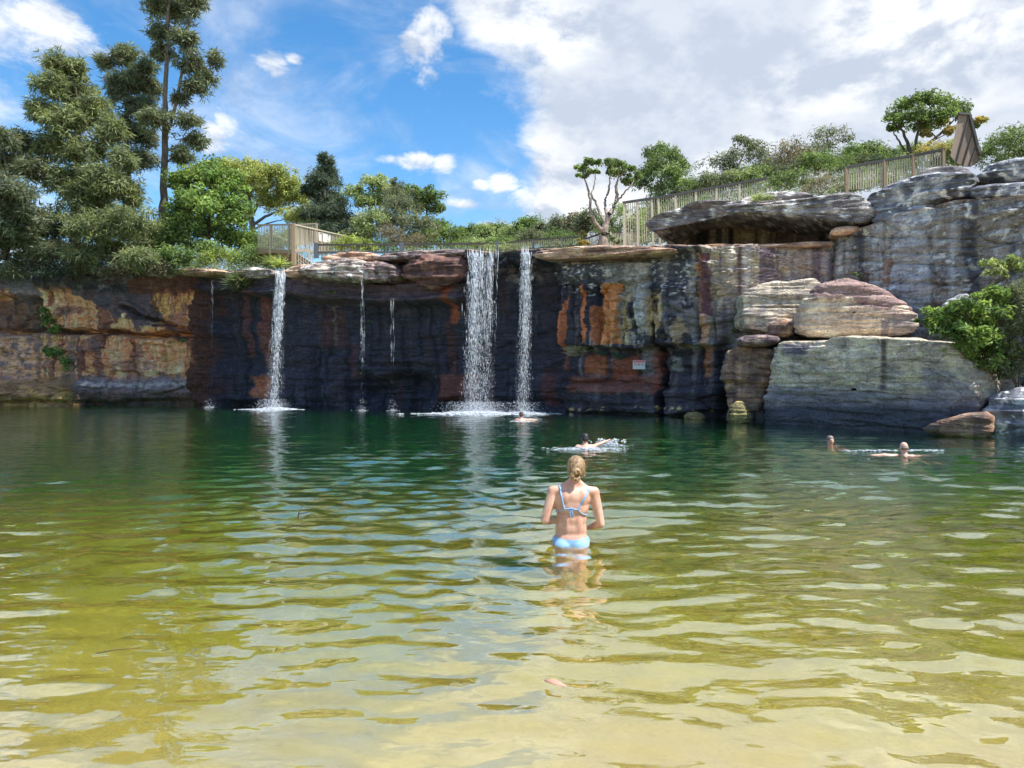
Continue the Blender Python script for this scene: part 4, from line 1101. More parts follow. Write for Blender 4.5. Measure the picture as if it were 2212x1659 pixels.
plant('bush', 'yellow-green bush behind the tall end of the slatted fence', 'bush', 39, (1350, 530), [(1342, 462, 20, 16), (1362, 490, 22, 22), (1338, 508, 18, 16), (1388, 470, 18, 18), (1385, 505, 16, 16)], 'pale', 'narrow', .13, 10, 42, .05, seed=43, group=BG)
plant('bush', 'small yellow bush at the foot of the twisted tree', 'bush', 35.5, (1262, 545), [(1262, 510, 9, 10), (1255, 525, 10, 10), (1272, 526, 10, 7)], 'gold', 'broad', .08, 16, 44, 0, seed=44, group=BG, subr=.2)
plant('bush', 'dry low bush right of the twisted tree trunk', 'bush', 35.3, (1322, 536), [(1322, 518, 11, 9), (1336, 524, 9, 7)], 'sheoak_olive', 'narrow', .08, 16, 40, 0, seed=45, group=BG, subr=.2)
plant('gum_tree', 'open gum with pale limbs above the sloping fence', 'tree', 40, (1578, 405), [(1600, 306, 16, 12), (1626, 316, 20, 14), (1590, 335, 23, 13), (1642, 336, 23, 13), (1548, 352, 26, 10), (1576, 366, 28, 13), (1652, 360, 23, 13)], 'greygreen', 'narrow', .15, 9, 36, .1, bark='pale', seed=46, group=TG)
plant('bush', 'rounded grey-brown heath bush on the slope', 'bush', 41, (1715, 385), [(1700, 326, 28, 16), (1737, 331, 26, 16), (1705, 350, 38, 14), (1672, 352, 20, 14)], 'brown', 'narrow', .13, 10, 42, .06, seed=47, group=BG)
plant('gum_tree', 'thin pale gum between the heath bush and the domed tree', 'tree', 43, (1795, 380), [(1770, 296, 23, 11), (1800, 287, 23, 8), (1790, 316, 23, 14), (1826, 302, 17, 10), (1760, 325, 18, 12)], 'greygreen', 'narrow', .15, 7, 32, .08, bark='grey', seed=48, group=TG)
plant('bush', 'leafy green bush left of the domed tree', 'bush', 40, (1875, 375), [(1845, 332, 26, 14), (1880, 328, 26, 14), (1906, 342, 22, 12), (1860, 350, 32, 12)], 'mid', 'broad', .14, 10, 40, .05, seed=49, group=BG)
plant('domed_tree', 'domed green tree with golden blossom near the leaning panel', 'tree', 37, (1968, 350),
      [(1990, 213, 33, 9), (2025, 219, 33, 10), (1955, 229, 30, 12), (2060, 236, 33, 14), (1936, 256, 23, 12), (1975, 251, 38, 12), (2020, 253, 42, 12), (2080, 251, 23, 16), (2100, 271, 18, 16), (1930, 276, 18, 10), (1990, 274, 36, 10), (2040, 264, 20, 10), (2052, 286, 18, 11), (1997, 292, 13, 9), (2116, 262, 13, 11)], 'mid', 'broad', .14, 12, 48, bark='dark', seed=50, group=TG, subr=.34,
      extra={11: 'gold', 12: 'gold', 13: 'gold', 14: 'gold'}, stems=[[(1966, 352, 0, .14), (1966, 325, 0, .1), (1955, 295, .2, .07), (1940, 265, .2, .04)], [(1968, 345, 0, .1), (1978, 310, -.2, .08), (1985, 270, -.2, .05)], [(1969, 350, 0, .1), (1995, 320, .3, .08), (2030, 290, .3, .06), (2060, 260, .3, .03)], [(1964, 340, 0, .07), (1945, 310, .2, .05), (1930, 285, .2, .03)]])
plant('bush', 'golden bush at the foot of the domed tree beside the fence', 'bush', 34, (2015, 365), [(2010, 318, 24, 12), (2035, 322, 20, 14), (1990, 330, 18, 10), (2035, 345, 22, 10)], 'gold', 'narrow', .12, 10, 34, .04, seed=51, group=BG)
plant('bush', 'big grey-green bush cut by the upper right edge', 'bush', 29, (2170, 372), [(2130, 332, 24, 18), (2160, 312, 33, 20), (2200, 297, 38, 20), (2150, 346, 28, 14), (2205, 332, 38, 18), (2250, 310, 40, 30)], 'mid', 'narrow', .12, 10, 50, .06, seed=52, group=BG)
plant('bush', 'dense green bush growing through the gap in the sloping fence', 'bush', 31.8, (1705, 415), [(1690, 387, 27, 12), (1720, 380, 22, 10), (1672, 396, 16, 9), (1742, 396, 18, 10)], 'mid', 'narrow', .11, 12, 46, 0, seed=53, group=BG)
plant('bush', 'grey leafless bush on the overhanging ledge', 'bush', 31.2, (1775, 425), [(1770, 388, 32, 16), (1790, 405, 28, 12), (1745, 412, 22, 10)], 'brown', 'narrow', .09, 12, 30, 0, bark='grey', seed=54, group=BG)
for i, (x, y, lab) in enumerate([(1505, 395, 'leftmost low green bush behind the sloping fence'), (1550, 388, 'low green bush under the open gum behind the fence'), (1610, 380, 'low yellowish bush midway behind the sloping fence'), (1810, 350, 'low green bush behind the fence right of the gap'),
                               (1880, 350, 'low bush behind the middle of the right fence panel'), (1950, 345, 'low bush behind the fence below the domed tree')]):
    plant('bush', lab, 'bush', 38, (x, y + 28), [(x - 18, y, 22, 12), (x + 18, y - 2, 22, 12), (x, y + 14, 32, 12)], ('mid', 'greygreen', 'pale')[i % 3], 'narrow', .12, 10, 40, 0, seed=60 + i, group=BG)

# undergrowth that closes the foot of the trees, bush by bush
FILL = [
    (20, 588, 40, 14, 'sheoak', 41.2, 'dark bush drooping over the lip at the left edge'), (100, 580, 40, 16, 'sheoak_dark', 41.3, 'very dark bush in the hollow of the left cliff top'), (180, 575, 44, 14, 'sheoak', 41, 'dark drooping bush on the lip below the bushy she-oak'), (260, 580, 40, 12, 'brown', 40.8, 'dry brown bush trailing over the lip'),
    (340, 572, 40, 14, 'brown', 41, 'dry brush heap on the lip below the tallest she-oak'), (425, 566, 36, 14, 'mid', 41.5, 'green bush on the lip left of the lime bush'), (330, 500, 44, 26, 'sheoak_olive', 44, 'olive bush in front of the tallest she-oak trunk'), (540, 520, 26, 22, 'bright', 45, 'bright green bush at the left end of the lookout'),
    (140, 545, 52, 22, 'sheoak', 43, 'dark low bush at the foot of the bushy she-oak'), (60, 565, 44, 18, 'sheoak', 42.5, 'low dark bush at the far left cliff edge'), (330, 545, 40, 22, 'mid', 43.5, 'low green bush under the tallest she-oak'),
    (390, 470, 30, 30, 'mid', 46, 'mid-green bush between the tallest she-oak and the bright tree'), (560, 540, 30, 22, 'mid', 47, 'green bush seen under the lookout railing'), (600, 520, 34, 22, 'pale', 52, 'pale bush behind the lookout slats'),
    (660, 505, 36, 20, 'umbrella', 54, 'yellowish bush behind the corner of the lookout'), (715, 520, 34, 18, 'sheoak_dark', 53, 'dark bush at the foot of the pointed conifer'), (770, 515, 30, 20, 'greygreen', 50, 'grey bush right of the pointed conifer'),
    (830, 530, 34, 12, 'mid', 48, 'low green bush under the pale-leaved tree'), (900, 520, 34, 16, 'mid', 49.5, 'low bush below the sunlit sloping tree'), (975, 525, 34, 12, 'mid', 56, 'low bush behind the rail left of the widest waterfall'),
    (1030, 526, 36, 12, 'pale', 60, 'pale low bush behind the rail above the widest waterfall'), (1090, 526, 36, 14, 'mid', 58, 'green low bush just behind the rail bend'), (1150, 515, 36, 14, 'greygreen', 56, 'grey low bush above the right waterfall'),
    (1210, 515, 34, 14, 'mid', 50, 'green low bush behind the ramp rail'), (1265, 480, 24, 24, 'greygreen', 46, 'grey-green bush behind the stems of the twisted tree'), (1310, 495, 24, 24, 'mid', 44, 'green bush behind the trunk of the twisted tree'),
    (1400, 480, 30, 30, 'pale', 40, 'pale bush behind the tall fence posts'), (1430, 440, 30, 24, 'mid', 41, 'green bush at the foot of the leafy gum'), (1490, 420, 32, 22, 'greygreen', 40, 'grey-green bush right of the leafy gum'), (1545, 400, 34, 20, 'brown', 41, 'brown heath bush left of the open gum'),
    (1620, 385, 36, 18, 'mid', 39.5, 'green heath bush under the open gum'), (1690, 372, 36, 18, 'greygreen', 40, 'grey-green heath bush under the rounded heath bush'), (1760, 352, 36, 20, 'mid', 39.5, 'green heath bush under the thin gum'), (1830, 345, 36, 20, 'mid', 41, 'green heath bush left of the right fence panel'),
    (1900, 340, 36, 20, 'greygreen', 42, 'grey heath bush left below the domed tree'), (1960, 330, 30, 18, 'mid', 40, 'green heath bush around the stems of the domed tree'), (2070, 330, 30, 24, 'pale', 34, 'pale bush behind the leaning timber screen'),
]
for i, (x, y, rx, ry, g, D, lab) in enumerate(FILL):
    plant('bush', lab, 'bush', D, (x, y + ry + 12), [(x - rx * .55, y + 2, rx * .6, ry * .9), (x + rx * .55, y, rx * .6, ry * .9), (x, y - ry * .3, rx * .7, ry * .8), (x, y + ry * .6, rx, ry * .7)], g, 'needle' if g.startswith('sheoak') else ('broad', 'narrow')[i % 2], .14, 7, 38, 0, seed=200 + i, group=BG)
# on the right-hand wall
plant('shrub', 'bright green leafy shrub spilling over the right boulders', 'shrub', 20.6, (2130, 800), [(2030, 682, 36, 20), (2080, 668, 40, 20), (2135, 688, 44, 26), (2060, 715, 44, 22), (2115, 735, 46, 28), (2010, 700, 24, 14), (2160, 765, 38, 34), (2100, 700, 50, 26), (2150, 640, 34, 24), (2075, 765, 34, 22), (2110, 790, 34, 24)], 'bright', 'broad', .11, 16, 50, 0, seed=70, group=BG, subr=.22)
plant('shrub', 'grey-green shrub against the wall at the right edge', 'shrub', 20.5, (2200, 860), [(2190, 650, 30, 36), (2180, 720, 32, 44), (2200, 790, 34, 36), (2240, 700, 40, 80), (2170, 800, 22, 24)], 'greygreen', 'narrow', .10, 18, 46, 0, seed=71, group=BG, subr=.22)
plant('shrub', 'yellow-green shrub tuft high on the right wall', 'shrub', 22, (2180, 630), [(2145, 572, 24, 13), (2180, 566, 26, 14), (2210, 580, 24, 16), (2160, 590, 20, 10)], 'pale', 'broad', .10, 16, 46, .03, seed=72, group=BG, subr=.24)


def wall_plant(name, label, pts, green, style, size, sub, per, seed, proud=0.15, subr=.22, cat='plant'):
    loc, nor = hit(pts[0][0], pts[0][1])
    D = loc.y - proud
    plant(name, label, cat, D, (pts[0][0], pts[0][1] + pts[0][3]), pts, green, style, size, sub, per, 0, seed=seed, group=BG, subr=subr, depth=.5)


wall_plant('wall_plant', 'upper green plant growing on the orange wall', [(104, 690, 18, 20), (118, 715, 14, 14), (96, 672, 12, 12)], 'bright', 'broad', .15, 10, 40, 80, .3, .35)
wall_plant('wall_plant', 'lower green plant spilling down the orange wall', [(118, 764, 22, 10), (142, 784, 20, 12), (104, 758, 12, 8)], 'bright', 'broad', .15, 10, 40, 81, .3, .35)
wall_plant('wall_plant', 'dark blue-green mat plant above the warning sign', [(1318, 764, 18, 8), (1338, 772, 14, 9), (1300, 764, 10, 6)], 'blue', 'broad', .08, 22, 50, 82, .1, .18)
wall_plant('wall_plant', 'small bright fern beside the pale grass tuft', [(1268, 752, 9, 5), (1280, 757, 6, 4)], 'bright', 'broad', .07, 24, 40, 83, .1, .12)
wall_plant('grass_tuft', 'pale drooping grass tuft on the streaked cliff', [(1246, 758, 11, 8), (1236, 764, 8, 8)], 'straw', 'blade', .09, 24, 40, 84, .12, .15)
wall_plant('wall_plant', 'small green plant beside the pale grey block', [(1588, 708, 8, 9), (1582, 716, 6, 6)], 'bright', 'broad', .08, 20, 40, 85, .15, .16)
wall_plant('grass_tuft', 'grassy tuft hanging from the lip left of the left waterfall', [(520, 606, 18, 10), (535, 596, 14, 8), (515, 618, 14, 8)], 'sheoak_olive', 'blade', .13, 16, 46, 86, .3, .3)
wall_plant('wall_plant', 'thin strip of green fern under the grey lip boulder', [(705, 633, 9, 2.5), (722, 632, 8, 2.5)], 'bright', 'broad', .08, 24, 40, 87, .2, .12)
wall_plant('wall_plant', 'tiny green plant at the right end of the wall crack', [(395, 737, 9, 4)], 'bright', 'broad', .10, 16, 40, 88, .2, .18)
wall_plant('wall_plant', 'dark green plant low on the cliff right of the warning sign', [(1463, 770, 7, 8), (1455, 785, 6, 7)], 'blue', 'broad', .08, 22, 40, 89, .12, .14)
plant('fern', 'bright fern under the timber lookout', 'fern', 39.3, (597, 588), [(590, 568, 9, 7), (603, 574, 8, 6)], 'lime', 'blade', .14, 16, 40, 0, seed=90, group=BG, subr=.3)
plant('bush', 'small plant on top of the domed boulder', 'bush', 26.6, (1852, 603), [(1840, 592, 9, 5), (1858, 597, 8, 4)], 'mid', 'broad', .06, 30, 34, 0, seed=91, group=BG, subr=.12)
plant('grass_tuft', 'grass growing on the overhanging ledge under the dark plate', 'plant', 29.5, (1650, 434), [(1640, 428, 16, 4), (1662, 429, 12, 4)], 'pale', 'blade', .06, 30, 34, 0, seed=92, group=BG, subr=.12)


def undergrowth():
    """low heath and grass that closes the ground along the lip and under the fences: nobody could count it"""
    r = np.random.default_rng(77)
    cen = []
    def strip(u0, u1, y0, y1, D0, D1, n, deep=1.2):
        for k in range(n):
            t = r.random(); f = r.random()
            cen.append(tuple(at(u0 + (u1 - u0) * t, np.interp(t, [0, 1], [y0, y1]) + r.normal(0, 3.5), D0 + (D1 - D0) * t + deep * f)))
    strip(-40, 200, 585, 580, 42.6, 42.2, 90); strip(200, 640, 576, 572, 42.0, 40.2, 150); strip(360, 645, 584, 580, 40.7, 39.3, 90, .4); strip(320, 640, 560, 560, 44.5, 43.0, 110, 2)
    strip(1040, 1300, 540, 531, 37.2, 35.8, 40, .4); strip(640, 1000, 546, 540, 43.5, 41.5, 110, 2); strip(1000, 1300, 538, 528, 40.5, 38.0, 90, 2)
    strip(1318, 1440, 524, 515, 36.4, 35.6, 70); strip(1420, 1700, 470, 425, 35.4, 34.4, 150); strip(1440, 1700, 445, 405, 36.5, 35.5, 120); strip(1690, 1840, 425, 405, 34.2, 33.8, 90); strip(1660, 1840, 402, 385, 36.0, 35.0, 80); strip(1820, 2060, 405, 368, 33.8, 32.8, 150); strip(1820, 2060, 382, 345, 35.5, 34.0, 120)
    cen_ = np.array(cen)
    V, Fc, C = leaf_cloud(cen_, .28 + .18 * r.random(len(cen_)), 30, .13, 'narrow', GREEN['mid'] + GREEN['greygreen'] + GREEN['pale'] + GREEN['brown'][:1], r)
    o = mesh_np('undergrowth', V, Fc, LEAF, smooth=False, col=C)
    tag(o, 'low green heath and grass along the cliff top under fences and trees', 'undergrowth', kind='stuff')


undergrowth()

# ------------------------------------------------------------------ timber and metal work
def cube_mesh(name, mat):
    me = bpy.data.meshes.new(name)
    bm = bmesh.new(); bmesh.ops.create_cube(bm, size=1.0); bm.to_mesh(me); bm.free()
    me.materials.append(mat)
    return me


TIMBER = simple_mat('weathered_timber', (0.36, 0.30, 0.22), .8, .35, 5, (6, 6, 1))
TIMBER2 = simple_mat('brown_timber', (0.30, 0.22, 0.14), .8, .3, 5, (6, 6, 1))
RAIL = simple_mat('dark_rail_paint', (0.085, 0.085, 0.08), .6, .3, 4)
STEEL = simple_mat('galvanised_post', (0.10, 0.125, 0.15), .5, .2, 6)
PALEBAL = simple_mat('pale_baluster', (0.52, 0.47, 0.35), .7, .25, 4)
WHITEP = simple_mat('white_panel', (0.78, 0.80, 0.82), .5, .04, 3, bstr=.05)
REDP = simple_mat('sign_red', (0.72, 0.16, 0.18), .5, .05, 3, bstr=.02)
PINKP = simple_mat('sign_lettering', (0.80, 0.30, 0.33), .5, .05, 3, bstr=.02)
DARKP = simple_mat('sign_symbol', (0.32, 0.24, 0.27), .5, .05, 3, bstr=.02)
MEMO = {}


def stick(name, p, q, w, d, mat, root):
    """a bar from p to q, w wide and d deep, as a part of root (shared mesh)"""
    key = (name, mat.name)
    if key not in MEMO: MEMO[key] = cube_mesh(name, mat)
    p, q = Vector(p), Vector(q)
    ax = q - p; L = ax.length; ax.normalize()
    up = Vector((0, 0, 1)) if abs(ax.z) < .9 else Vector((0, 1, 0))
    x = ax.cross(up); x.normalize(); y = x.cross(ax)
    if abs(ax.z) >= .9: x, y = x, y
    M = Matrix((x * w, y * d, ax * L)).transposed().to_4x4(); M.translation = (p + q) / 2 - root.location
    o = bpy.data.objects.new(name, MEMO[key]); COL.objects.link(o); o.parent = root; o.matrix_local = M
    return o


def lerp_path(path, f):
    P = np.array([tuple(p) for p in path], float)
    d = np.concatenate([[0], np.cumsum(np.linalg.norm(np.diff(P, axis=0), axis=1))]); s = f * d[-1]
    return Vector([float(np.interp(s, d, P[:, i])) for i in range(3)])


def fence(name, label, top, bot, posts, nb, mats, post_w=.09, bal_w=.035, rail=(.09, .07), bottom_rail=True, group=None, postx=0.0):
    """top, bot: world polylines; posts: fractions; nb balusters"""
    root = empty(name, tuple(bot[0])); tag(root, label, 'railing', group)
    pm, bm_, rm = mats
    for i in range(len(top) - 1): stick('rail', top[i], top[i + 1], rail[0], rail[1], rm, root)
    if bottom_rail:
        for i in range(len(bot) - 1):
            stick('rail', Vector(bot[i]) + Vector((0, 0, .10)), Vector(bot[i + 1]) + Vector((0, 0, .10)), rail[0] * .6, rail[1] * .7, rm, root)
    for f in posts:
        a, c = lerp_path(bot, f), lerp_path(top, f)
        stick('post', a + Vector((0, 0, -.25 - postx)), c + Vector((0, 0, .02)), post_w, post_w, pm, root)
    r = random.Random(len(label))
    for k in range(nb):
        f = (k + .5) / nb
        if any(abs(f - q) < .35 / nb for q in posts): continue
        a, c = lerp_path(bot, f), lerp_path(top, f)
        j = Vector((r.uniform(-.01, .01), r.uniform(-.01, .01), 0))
        stick('baluster', a + j, c - Vector((0, 0, .03)), bal_w, bal_w, bm_, root)
    return root


# timber lookout deck
lk = empty('timber_lookout', tuple(at(634, 575, 39.5)))
tag(lk, 'weathered timber lookout deck with slatted railings beside the left waterfall', 'lookout deck')
c0, c1 = at(634, 541, 39.5), at(556, 536, 40.5)
e1 = at(768, 545, 47.5)
fl = bmesh.new()
pl4 = [at(634, 541, 39.5), at(556, 537, 40.5), at(566, 530, 45.5), at(683, 529, 45.0)]
nplank = 14
for k in range(nplank):
    f0, f1 = k / nplank + .004, (k + 1) / nplank - .004
    a0 = Vector(pl4[0]).lerp(pl4[1], f0); a1 = Vector(pl4[0]).lerp(pl4[1], f1); b0 = Vector(pl4[3]).lerp(pl4[2], f0); b1 = Vector(pl4[3]).lerp(pl4[2], f1)
    a0.z = a1.z = b0.z = b1.z = c0.z
    w = (a1 - a0).length
    stick('plank', (a0 + a1) / 2, (b0 + b1) / 2, w * .94, .04, TIMBER, lk)
zt = zat(485, 39.5)
cA = Vector((c0.x, c0.y, zt)); cB = Vector((c1.x, c1.y, zat(486, 40.5)))
stick('beam', c0 + Vector((0, 0, -.10)), c1 + Vector((0, 0, -.10)), .08, .2, TIMBER2, lk)
stick('rail', cA, cB, .12, .07, TIMBER, lk)
for k in range(22):
    f = (k + .5) / 22
    a = c0.lerp(c1, f); q = cA.lerp(cB, f)
    stick('baluster', a, q, .035, .035, PALEBAL, lk)
for f in (.12, .62):
    a = c0.lerp(c1, f); q = cA.lerp(cB, f); stick('post', a - Vector((0, 0, .25)), q, .10, .10, TIMBER, lk)
stick('post', at(634, 573, 39.5), cA + Vector((0, 0, .06)), .17, .17, TIMBER2, lk)
stick('post', at(606, 576, 40.2), at(606, 540, 40.2), .14, .14, PALEBAL, lk)
stick('post', at(628, 572, 40.4), at(628, 540, 40.4), .13, .13, TIMBER2, lk)
stick('post', at(575, 576, 41.5), at(575, 540, 41.5), .13, .13, TIMBER2, lk)
stick('brace', at(590, 505, 43.5), at(628, 524, 43.5), .06, .06, PALEBAL, lk)
# right side railing dropping away
tA, tB = Vector(cA), at(768, 515, 47.5)
bA, bB = at(636, 541, 39.5), at(768, 546, 47.5)
stick('rail', tA, tB, .14, .06, PALEBAL, lk); stick('rail', bA, bA.lerp(bB, .45), .08, .12, TIMBER, lk)
for k in range(44):
    f = (k + .6) / 44
    stick('baluster', bA.lerp(bB, f), tA.lerp(tB, f), .04, .04, PALEBAL if k % 3 else TIMBER, lk)
for f in (.30, .41, .70, .99): stick('post', bA.lerp(bB, f) - Vector((0, 0, .2)), tA.lerp(tB, f), .12, .12, TIMBER, lk)
for k in range(8):
    f = k / 8 * .28 + .02
    p = bA.lerp(bB, f); stick('baluster', Vector((p.x, p.y, zat(570, 39.5))), p - Vector((0, 0, .08)), .035, .035, PALEBAL, lk)
# far side railing
fA, fB = at(634, 486, 45), at(684, 483, 45); gA, gB = at(634, 530, 45), at(684, 529, 45)
stick('rail', fA, fB, .1, .07, TIMBER, lk)
for k in range(14): stick('baluster', gA.lerp(gB, (k + .5) / 14), fA.lerp(fB, (k + .5) / 14), .04, .04, PALEBAL, lk)
stick('post', gB, fB, .12, .12, TIMBER, lk)
# white panel fixed to the railing
wp = empty('notice_panel', tuple(at(700, 527, 42.2))); tag(wp, 'plain white notice panel hung on the lookout railing', 'notice')
q = [at(687.5, 501.6, 42.4), at(714, 505.5, 44.0), at(714.2, 526, 44.0), at(690, 521, 42.5)]
V = [tuple(Vector(p) - wp.location + Vector((.02, -.10, 0))) for p in q] + [tuple(Vector(p) - wp.location + Vector((.0, -.06, 0))) for p in q]
mesh_np('board', V, [(0, 1, 2, 3), (7, 6, 5, 4), (0, 4, 5, 1), (1, 5, 6, 2), (2, 6, 7, 3), (3, 7, 4, 0)], WHITEP, wp, smooth=False)
for (px, py, D) in ((692, 505, 42.6), (710, 508, 43.7)):
    stick('bracket', at(px - 3, py, D) + Vector((0, -.14, 0)), at(px + 3, py + 1, D) + Vector((0, -.14, 0)), .03, .05, STEEL, wp)

GF = 'railings on the cliff top'
M3 = (STEEL, RAIL, RAIL)
r1 = empty('bridge_rail', tuple(at(683, 553, 40.5))); tag(r1, 'low dark two-bar rail with square posts above the falls', 'railing', GF)
ptsT = [(683, 529, 40.5), (868, 528, 39.2), (1075, 526, 37.8)]; ptsB = [(683, 545.5, 40.5), (868, 545, 39.2), (1075, 543, 37.8)]
for i in range(2):
    stick('rail', at(*ptsT[i]), at(*ptsT[i + 1]), .09, .09, RAIL, r1); stick('rail', at(*ptsB[i]), at(*ptsB[i + 1]), .11, .11, STEEL, r1)
for (x, y, D) in ptsT:
    stick('post', at(x, y + 28, D - .05), at(x, y - 4, D - .05), .22, .22, STEEL, r1)
stick('post', at(973, 560, 38.6), at(973, 527, 38.6), .06, .06, RAIL, r1)
for k in range(56):
    f = (k + .5) / 56
    p0, p1 = (ptsT[0], ptsT[1]) if f < .5 else (ptsT[1], ptsT[2]); q0, q1 = (ptsB[0], ptsB[1]) if f < .5 else (ptsB[1], ptsB[2]); g = (f * 2) % 1
    stick('baluster', at(*q0).lerp(at(*q1), g), at(*p0).lerp(at(*p1), g), .018, .018, RAIL, r1)
fence('ramp_rail', 'dark slatted ramp rail rising to the twisted tree', [at(1078, 526, 37.6), at(1165, 517, 37.0), at(1254, 511.5, 36.6)], [at(1078, 545, 37.6), at(1165, 540, 37.0), at(1254, 533, 36.6)], (.0, .43, .78, 1.0), 44, (STEEL, PALEBAL, RAIL), .10, .028, (.10, .07), True, GF, .3)
fence('ramp_rail', 'short slatted rail stub just behind the twisted tree', [at(1262, 517, 37.4), at(1296, 505, 37.2)], [at(1262, 538, 37.4), at(1296, 530, 37.2)], (.35, 1.0), 12, (PALEBAL, PALEBAL, RAIL), .07, .028, (.10, .07), False, GF, .3)
top = [at(1345, 438, 35), at(1440, 424, 34.6), at(1536, 406.5, 34.2), at(1668, 383, 33.6)]
bot = [at(1345, 527, 35), at(1440, 520, 34.6), at(1536, 462, 34.2), at(1668, 432, 33.6)]
fence('slatted_fence', 'long pale slatted fence climbing behind the overhanging ledge', top, bot, (.01, .10, .20, .245, .36, .50, .64, .79, .97), 66, (PALEBAL, PALEBAL, RAIL), .10, .028, (.14, .10), False, GF)
fence('slatted_fence', 'low slatted rail between the twisted tree and the overhang', [at(1318, 502, 35.6), at(1378, 500, 35.3)], [at(1318, 532, 35.6), at(1378, 532, 35.3)], (.02, .55, .98), 18, (PALEBAL, PALEBAL, RAIL), .08, .030, (.04, .03), False, GF, .2)
top = [at(1826, 362, 33), at(1913, 346, 32.7), at(1976, 335.5, 32.4), at(2040, 323, 32.0)]
bot = [at(1826, 412, 33), at(1913, 400, 32.7), at(1976, 388, 32.4), at(2040, 376, 32.0)]
fence('slatted_fence', 'short pale slatted fence panel below the domed tree', top, bot, (.01, .41, .70, .99), 40, (TIMBER2, PALEBAL, RAIL), .12, .036, (.13, .10), False, GF)
fence('slatted_fence', 'distant thin railing glimpsed through the left she-oaks', [at(245, 448, 52), at(345, 464, 52)], [at(245, 490, 52), at(345, 500, 52)], (.0, .5, 1.0), 26, (TIMBER, RAIL, RAIL), .08, .03, (.10, .08), False, GF, .5)

# leaning timber panel on the skyline
pn = empty('timber_screen', tuple(at(2085, 360, 28.6))); tag(pn, 'tall leaning grey timber screen with a dark edge on the skyline', 'screen')
D0 = 28.6
tops = [(2071, 246), (2094, 248), (2103, 284), (2110, 312), (2118, 334)]
bots = [(2053, 336), (2066, 352), (2080, 358), (2094, 359), (2107, 354)]
for k in range(4):
    lp_ = lambda a, c, f: (a[0] + (c[0] - a[0]) * f, a[1] + (c[1] - a[1]) * f)
    pa = [at(*tops[k], D0 + k * .07), at(*lp_(tops[k], tops[k + 1], .97), D0 + (k + .97) * .07), at(*lp_(bots[k], bots[k + 1], .97), D0 + (k + .97) * .07), at(*bots[k], D0 + k * .07)]
    vv = [tuple(Vector(p) - pn.location) for p in pa] + [tuple(Vector(p) - pn.location + Vector((.06, .10, 0))) for p in pa]
    mesh_np('board', vv, [(0, 3, 2, 1), (4, 5, 6, 7), (0, 1, 5, 4), (1, 2, 6, 5), (2, 3, 7, 6), (3, 0, 4, 7)], simple_mat('panel_board', (0.26 - .06 * (k % 2), 0.205 - .05 * (k % 2), 0.16 - .04 * (k % 2)), .8, .25, 3, (5, 5, 1)), pn, smooth=False)
for k in range(1, 4):
    stick('edge_cap', at(*tops[k], D0 + k * .07 - .06), at(*tops[k + 1], D0 + (k + 1) * .07 - .06), .09, .13, RAIL, pn)
for k in range(1, 4):
    stick('seam_batten', at(*tops[k], D0 + k * .07 - .05), at(*bots[k], D0 + k * .07 - .05), .035, .05, RAIL, pn)
stick('edge_cap', at(2071, 245.5, D0 - .05), at(2094, 247, D0 + .05), .12, .07, RAIL, pn)

# warning sign on the cliff
loc, nor = hit(1380, 788)
Ds = loc.y - .35
sg = empty('warning_sign', tuple(at(1380, 797.5, Ds))); tag(sg, 'small white warning sign with red header fixed to the cliff', 'sign')


def sbox(name, x0, x1, y0, y1, fwd, mat, thick=.02, root=sg, D=Ds):
    a, c = at(x0, y0, D), at(x1, y1, D)
    o = root.location
    x0, x1, z0, z1 = a.x - o.x, c.x - o.x, c.z - o.z, a.z - o.z; y1_, y0_ = -fwd, -fwd + thick
    V = [(x0, y1_, z0), (x1, y1_, z0), (x1, y1_, z1), (x0, y1_, z1), (x0, y0_, z0), (x1, y0_, z0), (x1, y0_, z1), (x0, y0_, z1)]
    return mesh_np(name, V, [(0, 1, 2, 3), (5, 4, 7, 6), (4, 0, 3, 7), (1, 5, 6, 2), (3, 2, 6, 7), (4, 5, 1, 0)], mat, root, smooth=False)


bd = sbox('board', 1367, 1393.5, 778, 797.5, 0, WHITEP)
sbox('header', 1367.4, 1393.1, 778.3, 783.2, .006, PINKP, .004)
for x in (1369.6, 1391): sbox('header_symbol', x - 1.0, x + 1.0, 779.6, 782, .011, REDP, .004)
for k, x in enumerate((1373.5, 1375.2, 1376.6, 1378.4, 1380.3, 1382.2, 1384.2, 1386.4)): sbox('lettering', x, x + 1.0, 779.8, 782.2, .010, REDP, .003)
for x in (1372.3, 1380.2, 1388.1):
    c = at(x, 787, Ds) - sg.location
    ang = np.linspace(0, 2 * math.pi, 25)
    rr = .052
    pts = [(c.x + rr * math.cos(t), -.010, c.z + rr * math.sin(t)) for t in ang]
    Vt, Ft = tubes([(pts, [.007] * 25, 5), ([(c.x - rr * .7, -.010, c.z + rr * .7), (c.x, -.010, c.z), (c.x + rr * .7, -.010, c.z - rr * .7)], [.006] * 3, 5)])
    ring_o = mesh_np('prohibition_ring', Vt, Ft, PINKP, sg)
    Vt, Ft = tubes([([(c.x - .015, -.006, c.z - .03), (c.x + .004, -.006, c.z), (c.x + .0, -.006, c.z + .02)], [.009, .012, .009], 5), ([(c.x - .02, -.006, c.z + .004), (c.x + .02, -.006, c.z + .012)], [.005, .005], 5)])
    mesh_np('pictogram', Vt, Ft, DARKP, sg)
for x in (1370, 1390): stick('bracket', at(x, 790, Ds) + Vector((0, .015, 0)), Vector((at(x, 790, Ds).x, loc.y + .1, at(x, 790, Ds).z)), .03, .03, STEEL, sg)

